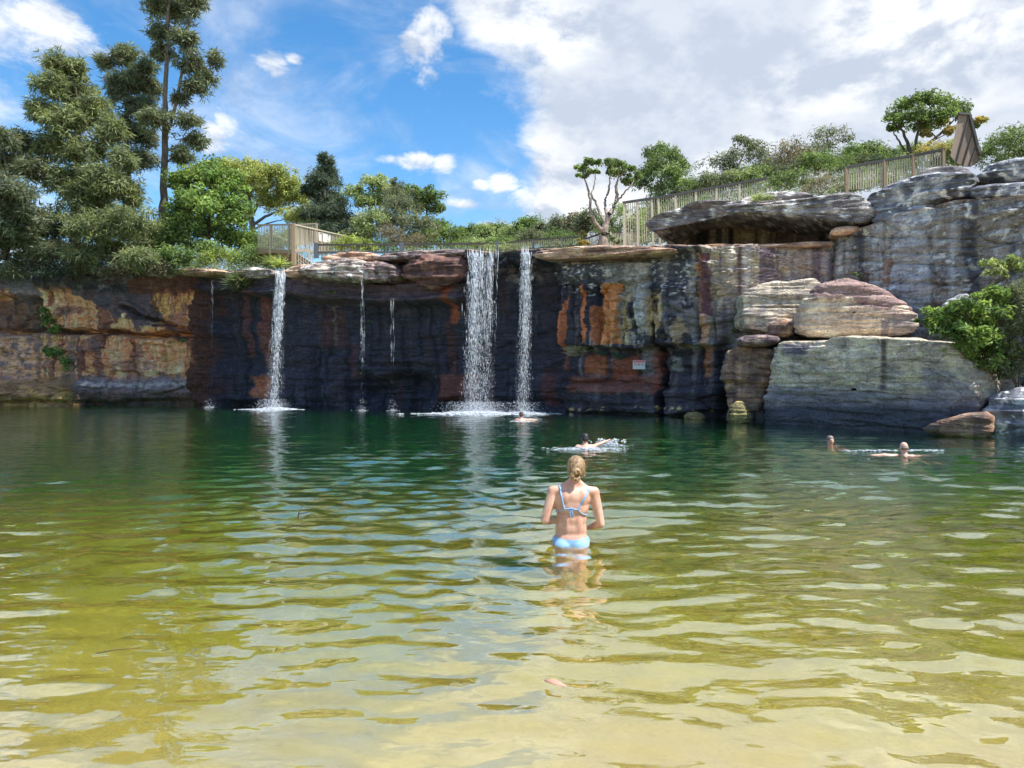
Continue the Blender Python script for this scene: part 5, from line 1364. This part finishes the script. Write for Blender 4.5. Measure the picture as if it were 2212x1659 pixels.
# ------------------------------------------------------------------ falling water
fm, b, out = newmat('falling_water')
p = b.add('ShaderNodeBsdfPrincipled'); p.inputs['Base Color'].default_value = (.86, .90, .95, 1); p.inputs['Roughness'].default_value = .2; p.inputs['Specular IOR Level'].default_value = .8
tl = b.add('ShaderNodeBsdfTranslucent'); tl.inputs['Color'].default_value = (.88, .93, 1, 1)
mx = b.add('ShaderNodeMixShader'); mx.inputs[0].default_value = .55
b.l.new(p.outputs[0], mx.inputs[1]); b.l.new(tl.outputs[0], mx.inputs[2]); b.l.new(mx.outputs[0], out.inputs['Surface'])
FALL = fm
sh_, b, out = newmat('water_veil')
t_ = b.add('ShaderNodeTexCoord')
v1_ = b.vmath('MULTIPLY', t_.outputs['Object'], (1.0, 1.0, 0.16)); v2_ = b.vmath('MULTIPLY', t_.outputs['Object'], (1.0, 1.0, 0.45))
n_ = b.math('ADD', b.math('MULTIPLY', b.noise(v1_, 14, 5, .65), .6), b.math('MULTIPLY', b.noise(v2_, 26, 4, .6), .5))
al = b.smooth(n_, .50, .72, 0.0, .8)
at_ = b.add('ShaderNodeAttribute', attribute_name='col')
al = b.math('MULTIPLY', al, at_.outputs['Fac'])
d_ = b.add('ShaderNodeBsdfDiffuse'); d_.inputs['Color'].default_value = (.88, .92, .97, 1)
l_ = b.add('ShaderNodeBsdfTranslucent'); l_.inputs['Color'].default_value = (.88, .92, 1, 1)
m1_ = b.add('ShaderNodeMixShader'); m1_.inputs[0].default_value = .5; b.l.new(d_.outputs[0], m1_.inputs[1]); b.l.new(l_.outputs[0], m1_.inputs[2])
tr_ = b.add('ShaderNodeBsdfTransparent'); m2_ = b.add('ShaderNodeMixShader'); b.l.new(al, m2_.inputs[0]); b.l.new(tr_.outputs[0], m2_.inputs[1]); b.l.new(m1_.outputs[0], m2_.inputs[2])
b.l.new(m2_.outputs[0], out.inputs['Surface'])
VEIL = sh_
OCT_V = np.array([(1, 0, 0), (-.5, .87, 0), (-.5, -.87, 0), (0, 0, 1), (0, 0, -1)], float)
OCT_F = np.array([(0, 1, 3), (1, 2, 3), (2, 0, 3), (1, 0, 4), (2, 1, 4), (0, 2, 4)])


def drops(P, S):
    """P (n,3) centres, S (n,3) half sizes -> octahedral drops"""
    n = len(P)
    V = P[:, None] + OCT_V[None] * S[:, None]
    Fc = OCT_F[None] + (np.arange(n) * 5)[:, None, None]
    return V.reshape(-1, 3), Fc.reshape(-1, 3)


def waterfall(label, streams, D, ytop, drift=0.35, seed=1, foam=None, group='waterfalls over the lip'):
    """streams: (px at lip, px at water, half width px, drops, thickness)"""
    r = np.random.default_rng(seed)
    pp = D / F
    z1 = zat(ytop, D)
    base = np.array([(streams[0][0] - CX) * pp, D - drift, 0.0])
    root = empty('waterfall', tuple(base)); tag(root, label, 'waterfall', group)
    Pd, Sd, Ps, Ss = [], [], [], []
    for (xa, xb, hw, n, th) in streams:
        nl = max(5, int(hw * 2.2))
        lane = np.clip(r.normal(0, .55, nl), -1.1, 1.1)
        n = int(n * 2.2); f = r.random(n) ** 0.9                       # 0 at lip, 1 at the water
        ln = lane[r.integers(0, nl, n)]
        spread = .9 + .45 * f
        x = (xa + (xb - xa) * f + (ln * hw * .8 + r.normal(0, hw * .2, n) * (0.8 + 1.6 * f)) * spread - CX) * pp
        y = D - drift * np.sqrt(f) + r.normal(0, .05, n) * (1 + 3 * f)
        z = z1 * (1 - f) + r.normal(0, .03, n)
        sz = .5 * th * (0.3 + .9 * r.random(n) ** 2.5) * (1.1 - .25 * f)
        ln_ = sz * (1.6 + 9.0 * r.random(n) ** 2 + 8 * (1 - f) ** 2 * r.random(n))
        Pd.append(np.stack([x, y, np.maximum(z, .02)], 1)); Sd.append(np.stack([sz * .8, sz * .8, ln_], 1))
        # unbroken threads near the lip
        m = int(nl * 4)
        f = r.random(m) ** 1.5 * .55
        ln = lane[r.integers(0, nl, m)]
        x = (xa + (xb - xa) * f + (ln * hw + r.normal(0, hw * .25, m)) * (.9 + .4 * f) - CX) * pp
        Ps.append(np.stack([x, D - drift * np.sqrt(f) + r.normal(0, .03, m), z1 * (1 - f)], 1))
        s = th * (.2 + .4 * r.random(m)); Ss.append(np.stack([s, s * .6, .12 + .35 * r.random(m)], 1))
    for (xa, xb, hw, n, th) in streams:
        if hw < 4: continue
        ff = np.linspace(0, 1, 40); aa = np.linspace(-1, 1, 9)
        Fg, Ag = np.meshgrid(ff, aa, indexing='ij')
        wob = 1 + .35 * vn(Ag * 2 + xa, Fg * 5, 1.0)
        X_ = (xa + (xb - xa) * Fg + Ag * (hw * 1.05 + 2.5) * wob * (.9 + .55 * Fg) - CX) * pp
        Y_ = D - drift * np.sqrt(Fg) - .06 * (1 - Ag ** 2) + .05 * vn(Ag * 4, Fg * 9, 2.0 + xa)
        Z_ = z1 * (1 - Fg)
        fa = ((1 - np.abs(Ag) ** 3) * (1.0 - .55 * Fg))[..., None] * np.ones(3)
        mesh_np('water_veil', np.stack([X_, Y_, Z_], -1).reshape(-1, 3) - base, grid_faces(40, 9), VEIL, root, col=fa.reshape(-1, 3))
    V, Fc = drops(np.vstack(Pd) - base, np.vstack(Sd)); o = mesh_np('droplets', V, Fc, FALL, root, smooth=True); o['kind'] = 'stuff'
    V, Fc = drops(np.vstack(Ps) - base, np.vstack(Ss)); o = mesh_np('threads', V, Fc, FALL, root, smooth=True); o['kind'] = 'stuff'
    if foam:
        x0, x1, n, dd = foam
        n = int(n)
        xs = r.normal(.5, .17, n)
        dep = r.normal(0, dd * 1.3, n) * np.exp(-((xs - .5) / .34) ** 2) - .1 * r.random(n)
        X = (x0 + (x1 - x0) * xs - CX) * pp
        s = (.015 + .07 * r.random(n) ** 2) * min(1, (x1 - x0) / 120)
        P = np.stack([X, D - drift - .1 - np.abs(dep) * np.sign(r.random(n) - .25), np.full(n, .015) + .10 * r.random(n) ** 3 * np.exp(-((xs - .5) / .25) ** 2)], 1)
        V, Fc = drops(P - base, np.stack([s * 2.2, s * 1.6, s * .45], 1)); o = mesh_np('foam', V, Fc, FALL, root, smooth=True); o['kind'] = 'stuff'
        m = int(n * 1.3)
        xs = r.normal(.5, .12, m)
        P = np.stack([(x0 + (x1 - x0) * xs - CX) * pp, D - drift + r.normal(-.1, .3, m), .03 + .5 * r.random(m) ** 2.2], 1)
        s = .005 + .010 * r.random(m)
        V, Fc = drops(P - base, np.stack([s, s, s * 1.3], 1)); o = mesh_np('spray', V, Fc, FALL, root, smooth=True); o['kind'] = 'stuff'
    return root


waterfall('widest twin-stream waterfall at the middle of the cliff', [(1026, 1018, 13, 1500, .032), (1040, 1032, 12, 500, .024), (1060, 1047, 8, 620, .026), (1076, 1064, 3, 60, .016)], 33.1, 549, .45, 1, (905, 1160, 3600, .6))
waterfall('narrower waterfall right of the widest one', [(1139, 1131, 10, 1150, .029), (1130, 1126, 7, 260, .024)], 32.7, 546, .35, 2, (1055, 1215, 900, .4))
waterfall('left waterfall beside the grassy tuft', [(613, 600, 4.5, 620, .038), (607, 602, 9, 300, .028), (603, 594, 7, 160, .024)], 37.4, 592, .6, 3, (535, 660, 1200, .5))
waterfall('thread-thin trickle below the grey lip boulders', [(781, 785, 2.0, 34, .012), (786, 790, 1.6, 18, .010)], 36.1, 654, .2, 4, (768, 802, 60, .12))
waterfall('short thin trickle running off the grey lip boulder', [(784, 786, 3.4, 70, .020)], 36.0, 572, .35, 7, None)
waterfall('second thread-thin trickle left of the widest waterfall', [(845, 849, 2.0, 34, .012), (850, 853, 1.5, 16, .010)], 35.4, 656, .2, 5, (832, 868, 70, .12))
waterfall('faint trickle beside the brown rock column', [(459, 458, 1.2, 12, .010)], 39.6, 606, .1, 6, (440, 474, 90, .15))

# ------------------------------------------------------------------ people
def skin_mat(name, c):
    m, b, out = newmat(name)
    t = b.add('ShaderNodeTexCoord')
    n = b.noise(t.outputs['Object'], 9, 5, .6); n2 = b.noise(t.outputs['Object'], 90, 3, .5)
    col = b.mix(b.smooth(n, .3, .7), tuple(x * y for x, y in zip(c, (.84, .70, .66))), tuple(min(1, x * 1.1) for x in c))
    n3 = b.noise(t.outputs['Object'], 34, 4, .65); col = b.mix(b.smooth(n3, .55, .75, 0, .35), col, tuple(x * y for x, y in zip(c, (.82, .62, .55))))
    p = pbsdf(b, out, col, .45, bump(b, n2, .15, .002), .4)
    p.inputs['Subsurface Weight'].default_value = .12; p.inputs['Subsurface Radius'].default_value = (.012, .005, .003); p.inputs['Subsurface Scale'].default_value = 1.0
    return m


SKIN = skin_mat('sunned_skin', (.72, .46, .36)); SKIN2 = skin_mat('pale_skin', (.74, .48, .39))


def hair_mat(name, c1, c2):
    m, b, out = newmat(name)
    t = b.add('ShaderNodeTexCoord')
    n = b.noise(b.vmath('MULTIPLY', t.outputs['Object'], (1, 1, .25)), 60, 4, .6, .6)
    pbsdf(b, out, b.mix(b.smooth(n, .35, .65), c1, c2), .5, bump(b, n, .6, .006), .5)
    return m


BLONDE = hair_mat('blonde_hair', (.17, .10, .05), (.42, .29, .155)); BLACKH = hair_mat('black_hair', (.010, .010, .013), (.03, .028, .032)); BROWNH = hair_mat('brown_hair', (.05, .03, .02), (.11, .065, .045)); GREYH = hair_mat('grey_hair', (.12, .09, .08), (.25, .2, .18))
BLUE = simple_mat('pale_blue_fabric', (.28, .50, .80), .75, .08, 20, bstr=.1, bdist=.002)


def capsule(bm, p, q, r0, r1):
    p, q = Vector(p), Vector(q)
    n = max(2, int((q - p).length / (min(r0, r1) * .5)) + 1)
    for i in range(n + 1):
        t = i / n
        r = r0 + (r1 - r0) * t
        bmesh.ops.create_icosphere(bm, subdivisions=2, radius=r, matrix=Matrix.Translation(p.lerp(q, t)))


def ball(bm, c, rad, rot=None):
    M = Matrix.Translation(Vector(c)) @ (rot.to_matrix().to_4x4() if rot else Matrix()) @ Matrix.Diagonal((*rad, 1))
    bmesh.ops.create_icosphere(bm, subdivisions=3, radius=1, matrix=M)


def fuse(name, bm, voxel, smooth, mat, parent=None, loc=None):
    """merge overlapping volumes into one continuous skin"""
    me = bpy.data.meshes.new(name); bm.to_mesh(me); bm.free()
    o = bpy.data.objects.new(name, me); COL.objects.link(o)
    m = o.modifiers.new('remesh', 'REMESH'); m.mode = 'VOXEL'; m.voxel_size = voxel; m.use_smooth_shade = True
    s = o.modifiers.new('smooth', 'SMOOTH'); s.factor = .5; s.iterations = smooth
    dg = bpy.context.evaluated_depsgraph_get()
    new = bpy.data.meshes.new_from_object(o.evaluated_get(dg))
    o.modifiers.clear(); o.data = new; new.name = name
    bpy.data.meshes.remove(me)
    new.materials.clear(); new.materials.append(mat)
    for pgn in new.polygons: pgn.use_smooth = True
    if parent: o.parent = parent
    if loc is not None: o.location = loc
    return o


def hand(bm, w, d, side, up, s=1.0):
    """palm and five bent fingers growing from wrist w along d"""
    w, d, side, up = Vector(w), Vector(d).normalized(), Vector(side).normalized(), Vector(up).normalized()
    for k in (-1, 0, 1): capsule(bm, w, w + d * .075 * s + side * k * .022 * s, .018 * s, .016 * s)
    for k, L in zip((-1.5, -.5, .5, 1.5), (.062, .074, .07, .052)):
        a = w + d * .078 * s + side * k * .0185 * s
        m_ = a + d * L * .5 * s - up * .012 * s; e = m_ + d * L * .42 * s - up * .026 * s
        capsule(bm, a, m_, .0095 * s, .009 * s); capsule(bm, m_, e, .009 * s, .0078 * s)
    t0 = w + side * 1.2 * .022 * s + d * .02 * s
    t1 = t0 + side * .028 * s + d * .032 * s - up * .01 * s; t2 = t1 + d * .03 * s + side * .006 * s
    capsule(bm, t0, t1, .013 * s, .011 * s); capsule(bm, t1, t2, .011 * s, .0085 * s)


def head(bm, c, face=1.0, tilt=0.0):
    """skull, jaw, nose, lips, ears; face +1 looks along +Y"""
    x, y, z = c
    f = face
    ball(bm, (x, y - .012 * f, z + .015), (.075, .095, .098)); ball(bm, (x, y + .03 * f, z - .045), (.055, .06, .065))
    ball(bm, (x, y + .072 * f, z - .085), (.022, .02, .018))
    capsule(bm, (x, y + .086 * f, z + .02), (x, y + .108 * f, z - .022), .010, .014)
    for s in (-1, 1):
        ball(bm, (x + s * .076, y - .005 * f, z - .012), (.010, .022, .032)); ball(bm, (x + s * .03, y + .082 * f, z + .008), (.014, .010, .009)); ball(bm, (x + s * .038, y + .07 * f, z - .03), (.02, .018, .02))
        ball(bm, (x + s * .03, y + .085 * f, z + .03), (.022, .010, .007))
    ball(bm, (x, y + .088 * f, z - .052), (.024, .010, .008)); ball(bm, (x, y + .086 * f, z - .062), (.02, .010, .008))


def build_woman():
    ox, oy = WOMAN
    root = tag(empty('person', (ox, oy, -.875)), 'woman in pale blue bikini standing hip-deep, seen from behind', 'person')
    lz = .83                      # local z of the water line
    bm = bmesh.new()
    def Z(z): return z + lz
    ball(bm, (0, 0, Z(.06)), (.182, .118, .14)); ball(bm, (0, .0, Z(-.04)), (.186, .124, .12))
    for s in (-1, 1):
        ball(bm, (s * .082, -.062, Z(.005)), (.092, .085, .105))
        capsule(bm, (s * .088, 0, Z(-.04)), (s * .095, .012, Z(-.40)), .088, .058); capsule(bm, (s * .095, .012, Z(-.40)), (s * .10, -.012, Z(-.56)), .056, .054)
        capsule(bm, (s * .10, -.012, Z(-.56)), (s * .10, 0, Z(-.775)), .052, .036); capsule(bm, (s * .10, -.03, Z(-.795)), (s * .105, .14, Z(-.805)), .034, .026)
        ball(bm, (s * .075 + .01, .095, Z(.41)), (.068, .06, .065))
    ball(bm, (0, .0, Z(.19)), (.154, .096, .13)); ball(bm, (.004, .0, Z(.29)), (.148, .094, .14)); ball(bm, (.012, .0, Z(.41)), (.164, .104, .16)); ball(bm, (.02, -.004, Z(.49)), (.176, .098, .12))
    for s in (-1, 1):                                        # shoulder blades, spine furrow between
        ball(bm, (.022 + s * .075, -.062, Z(.49)), (.058, .038, .085), Matrix.Rotation(s * .25, 3, 'Y').to_quaternion())
        ball(bm, (.006 + s * .055, -.055, Z(.25)), (.045, .040, .15))
    capsule(bm, (-.135, -.005, Z(.555)), (.02, -.005, Z(.575)), .054, .06); capsule(bm, (.02, -.005, Z(.575)), (.185, -.005, Z(.545)), .06, .054)
    capsule(bm, (-.085, -.01, Z(.585)), (.02, 0, Z(.64)), .036, .046); capsule(bm, (.13, -.01, Z(.578)), (.05, 0, Z(.64)), .036, .046)
    capsule(bm, (.025, -.005, Z(.59)), (.045, .012, Z(.73)), .058, .053)
    head(bm, (.05, .03, Z(.775)))
    # arms bent forward
    for (sh, el, wr) in [((-.172, 0, .545), (-.252, -.035, .275), (-.150, .19, .225)), ((.220, 0, .535), (.280, -.03, .24), (.190, .18, .165))]:
        sh, el, wr = (Vector((a, b_, Z(c))) for a, b_, c in (sh, el, wr))
        ball(bm, sh, (.055, .055, .06)); capsule(bm, sh, sh.lerp(el, .5), .054, .051); capsule(bm, sh.lerp(el, .5), el, .051, .041)
        capsule(bm, el, el.lerp(wr, .35), .040, .042); capsule(bm, el.lerp(wr, .35), wr, .042, .027)
        d = (wr - el).normalized(); d = (d + Vector((-.2 if wr.x > 0 else .2, .4, 0))).normalized()
        sd_ = Vector((-1 if wr.x > 0 else 1, 0, .2))
        hand(bm, wr, d, sd_, Vector((0, 0, 1)))
    body = fuse('body', bm, .0095, 5, SKIN, root)
    # hair: smooth cap, coiled plait at the nape, loose strands
    hb = bmesh.new()
    ball(hb, (.05, .006, Z(.80)), (.086, .100, .092)); ball(hb, (.05, -.025, Z(.775)), (.087, .082, .085)); ball(hb, (.05, -.04, Z(.735)), (.07, .055, .05))
    hx, hz = .036, .735
    for k in range(9):
        a = k * .72
        ball(hb, (hx + .032 * math.cos(a), -.098 - .006 * (k % 2), Z(hz + .036 * math.sin(a) - .004 * k)), (.022, .020, .018), Matrix.Rotation(a, 3, 'Y').to_quaternion())
    ball(hb, (hx, -.105, Z(hz)), (.020, .020, .026))
    for (x0, z0, x1, z1) in [(.130, .80, .137, .70), (.128, .79, .128, .665), (.125, .78, .133, .685)]:
        capsule(hb, (x0, .03, Z(z0)), (x1, .035, Z(z1)), .010, .005)
    for (x0, z0, x1, z1) in [(-.025, .70, -.02, .672), (.06, .695, .065, .665), (.02, .69, .02, .66)]:
        capsule(hb, (x0, -.055, Z(z0)), (x1, -.052, Z(z1)), .010, .005)
    hair_o = fuse('hair', hb, .006, 2, BLONDE, root)
    rr_ = random.Random(3); wisps = []
    for k in range(46):
        a_ = rr_.uniform(-2.6, .5); x0_, z0_ = .05 + .086 * math.cos(a_ * .6 + 1.0), .80 + .085 * math.sin(a_ * .6 + 1.0)
        y0_ = rr_.uniform(-.09, .03)
        p0 = Vector((.05 + rr_.uniform(-.082, .082), y0_, Z(rr_.uniform(.70, .88))))
        d_ = (p0 - Vector((.05, 0, Z(.79)))).normalized(); p0 = Vector((.05, 0, Z(.79))) + d_ * .093
        p1 = p0 + d_ * .012 + Vector((rr_.uniform(-.02, .02), 0, -.02)); p2 = p1 + Vector((rr_.uniform(-.012, .012), rr_.uniform(-.01, .01), -.035))
        wisps.append(([p0, p1, p2], [.0016, .0014, .0008], 4))
    Vw_, Fw_ = tubes(wisps); wo_ = mesh_np('loose_strands', Vw_, Fw_, BLONDE, hair_o); wo_['kind'] = 'stuff'
    bpy.context.view_layer.update()
    # bikini straps laid on the back
    def onback(zx, zy, lift=.004):
        X = (1124.7 + zx * .1654 - CX) / F * 6.98 - ox; Zl = zat(960.1 + zy * .1654, 6.95) + .875
        ok, l, n, _ = body.ray_cast(Vector((X, -1, Zl)), Vector((0, 1, 0)))
        if not ok: return None
        return l + n * lift
    def strap(name, pts, r, parent):
        dense = []
        for i in range(len(pts) - 1):
            for k in range(6):
                t = k / 6
                dense.append((pts[i][0] * (1 - t) + pts[i + 1][0] * t, pts[i][1] * (1 - t) + pts[i + 1][1] * t))
        dense.append(pts[-1])
        q = [onback(*p_) for p_ in dense]; q = [p_ for p_ in q if p_ is not None]
        V, Fc = tubes([(q, [r] * len(q), 6)])
        return mesh_np(name, V, Fc, BLUE, parent)
    top_ = strap('bikini_top', [(470, 905), (520, 885), (575, 855), (620, 850), (665, 850), (745, 860), (800, 915), (870, 950)], .0055, root)
    strap('strap', [(512, 560), (525, 610), (545, 730), (572, 845)], .009, top_); strap('strap', [(900, 605), (860, 670), (800, 770), (750, 855)], .009, top_)
    kn = onback(660, 850, .012)
    V, Fc = tubes([([kn + Vector((0, -.004, 0)), kn + Vector((-.012, -.01, -.03)), kn + Vector((-.008, -.008, -.07)), kn + Vector((.008, -.008, -.078)), kn + Vector((.014, -.01, -.05)), kn + Vector((.004, -.006, 0))], [.006] * 6, 6),
                   ([kn, kn + Vector((-.022, -.006, -.012)), kn + Vector((-.018, -.006, -.03))], [.005] * 3, 6), ([kn + Vector((-.02, -.004, .008)), kn + Vector((0, -.008, .01)), kn + Vector((.02, -.004, .008))], [.007] * 3, 6)])
    mesh_np('bow', V, Fc, BLUE, top_)
    # bikini bottom: cloth layer offset from the hips
    me = body.data
    co = np.empty(len(me.vertices) * 3); me.vertices.foreach_get('co', co); co = co.reshape(-1, 3)
    no = np.empty(len(me.vertices) * 3); me.vertices.foreach_get('normal', no); no = no.reshape(-1, 3)
    keep = []
    for pgn in me.polygons:
        x, y, z = pgn.center; zr = z - lz
        ax = abs(x) * .92
        lower = .090 - (.17 - ax) * 1.25 if y < 0 else .07 - (.17 - ax) * 1.35
        upper = .128 - .022 * (1 - (ax / .17) ** 2) if y < 0 else .09
        if max(lower, -.13) < zr < upper and ax < .24: keep.append(list(pgn.vertices))
    used = sorted({i for f in keep for i in f}); mp = {i: k for k, i in enumerate(used)}
    V = co[used] + no[used] * .005
    quads = [[mp[i] for i in f] + ([mp[f[2]]] if len(f) == 3 else []) for f in keep]
    quads = [q[:4] for q in quads]
    mesh_np('bikini_bottom', V, quads, BLUE, root)
    return root


build_woman()


def swimmer(label, px, py_water, face, skin, hair, hairkind, arms, seed, lift=0.0, shoulders=.17):
    D = F * CH / (py_water - HY)
    root = tag(empty('person', ((px - CX) / F * D, D, 0)), label, 'person', 'swimmers in the pool')
    bm = bmesh.new()
    hz = .135 + lift
    head(bm, (0, .02 * face, hz + .03), face)
    capsule(bm, (0, 0, hz - .02), (0, -.02 * face, hz - .15), .055, .062)
    capsule(bm, (-shoulders, -.02, lift - .035), (shoulders, -.02, lift - .035), .062, .062); ball(bm, (0, -.04, lift - .10), (.18, .13, .12))
    capsule(bm, (0, -.1 * face, lift - .12), (0, -.55, -.32), .15, .12)
    for s in (-1, 1): capsule(bm, (s * .09, -.55, -.32), (s * .12, -1.1, -.42), .08, .05)
    for arm in arms:
        pts = [Vector(q) for q in arm]
        rad = [.055, .043, .03]
        capsule(bm, pts[0], pts[1], rad[0], rad[1]); capsule(bm, pts[1], pts[2], rad[1], rad[2])
        hand(bm, pts[2], pts[2] - pts[1], Vector((0, 1, 0)), Vector((0, 0, 1)))
    fuse('body', bm, .0155, 3, skin, root)
    hb = bmesh.new()
    if hairkind == 'full':
        ball(hb, (0, .006 * face, hz + .058), (.083, .10, .088)); ball(hb, (0, -.02 * face, hz + .02), (.081, .085, .075))
    else:
        ball(hb, (0, -.035 * face, hz + .02), (.0805, .070, .045))
    fuse('hair', hb, .008, 2, hair, root)
    return root


swimmer('dark-haired swimmer under the right waterfall with pale shoulders', 1126, 908, 1, SKIN2, BROWNH, 'full', [((.15, 0, 0), (.36, .05, .02), (.55, .1, .0)), ((-.15, 0, 0), (-.3, .1, -.05), (-.4, .3, -.12))], 1, .05)
swimmer('black-haired swimmer stretching one arm above splashing water', 1264, 968, 1, SKIN, BLACKH, 'full', [((.16, 0, .02), (.36, .06, .10), (.50, .14, .15)), ((-.16, 0, 0), (-.34, .1, -.08), (-.45, .3, -.15))], 2, .06)
swimmer('swimmer facing the beach with only head and shoulders out, left of bald one', 1793, 962, -1, SKIN, GREYH, 'full', [((.16, 0, -.07), (.34, -.05, -.10), (.48, -.2, -.16)), ((-.16, 0, -.07), (-.34, -.05, -.10), (-.45, -.2, -.16))], 3, -.045)
swimmer('bald swimmer farthest right with arms spread at the surface', 1953, 983, 1, SKIN2, GREYH, 'fringe', [((.16, 0, -.05), (.42, .0, -.04), (.62, .03, -.05)), ((-.16, 0, -.03), (-.42, .0, -.008), (-.64, .03, -.015))], 4, -.01)


def splash(label, px, py, w, d, n, up, seed, s0=.012):
    D = F * CH / (py - HY)
    r = np.random.default_rng(seed)
    x = r.normal(0, w * .45, n); y = r.normal(0, d * .45, n)
    z = .012 + up * r.random(n) ** 3
    s = s0 + s0 * 2.2 * r.random(n) ** 2
    flat = z < .05
    S_ = np.stack([s * np.where(flat, 3.4, 1), s * np.where(flat, 2.0, 1), s * np.where(flat, .35, 1.2)], 1)
    V, Fc = drops(np.stack([x, y, z], 1), S_)
    o = mesh_np('splash_water', V, Fc, FALL, loc=((px - CX) / F * D, D, 0)); tag(o, label, 'splash', kind='stuff')


splash('white splash ahead of the outstretched arm', 1318, 964, .40, .18, 300, .16, 1, .009)
splash('churned white water around the black-haired swimmer', 1262, 971, .75, .35, 380, .03, 2, .008)
splash('white ripple left of the bald swimmer', 1884, 975, .55, .07, 160, .02, 3, .010)
splash('white ripple right of the bald swimmer', 1995, 975, .40, .07, 130, .02, 4, .010)
splash('foam around the swimmer under the right waterfall', 1130, 911, .5, .3, 120, .02, 5, .008)

# ------------------------------------------------------------------ small floating things
TWIG = simple_mat('wet_twig', (.09, .06, .04), .5, .3, 12); DRYLEAF = simple_mat('fallen_leaf', (.58, .30, .22), .6, .2, 14)


def twig(label, px, py, paths):
    D = F * CH / (py - HY)
    root = tag(empty('twig', ((px - CX) / F * D, D, 0)), label, 'twig')
    V, Fc = tubes([(np.array(p_, float), np.linspace(r_, r_ * .4, len(p_)), 5) for p_, r_ in paths])
    mesh_np('branch', V, Fc, TWIG, root)


twig('forked brown twig sticking out of the water', 655, 1116, [([(-.06, 0, -.03), (-.05, 0, .05), (-.02, .02, .11), (.0, .03, .15)], .010), ([(-.05, 0, .03), (.05, .02, .05), (.10, .0, .08)], .007), ([(.02, 0, .0), (.10, -.02, .03), (.14, 0, .02)], .006)])
twig('floating brown twig just below the forked one', 640, 1142, [([(-.10, 0, .01), (0, .03, .03), (.11, .0, .012)], .008), ([(0, .03, .03), (.05, .08, .04)], .005)])
twig('thin dark stick lying on the shallow water', 250, 1412, [([(-.10, -.03, .012), (0, 0, .022), (.12, .05, .014)], .004)])
D = F * CH / (1485 - HY)
Lp = []
for k in range(9):
    t = k / 8; wd = .020 * math.sin(math.pi * min(1, t * .92 + .08)) + .001
    Lp.append((-.07 + .14 * t, wd + .03 * t * t - .03 * t, .022 + .012 * math.sin(3 * t))); Lp.append((-.07 + .14 * t, -wd + .03 * t * t - .03 * t, .020 + .008 * math.sin(3 * t)))
fl_ = mesh_np('fallen_leaf', Lp, [(2 * k, 2 * k + 1, 2 * k + 3, 2 * k + 2) for k in range(8)], DRYLEAF, loc=((1200 - CX) / F * D, D, 0))
fl_.rotation_euler = (0, 0, -.7)
so = fl_.modifiers.new('thickness', 'SOLIDIFY'); so.thickness = .002
tag(fl_, 'single pink-brown leaf floating in the near shallows', 'leaf')
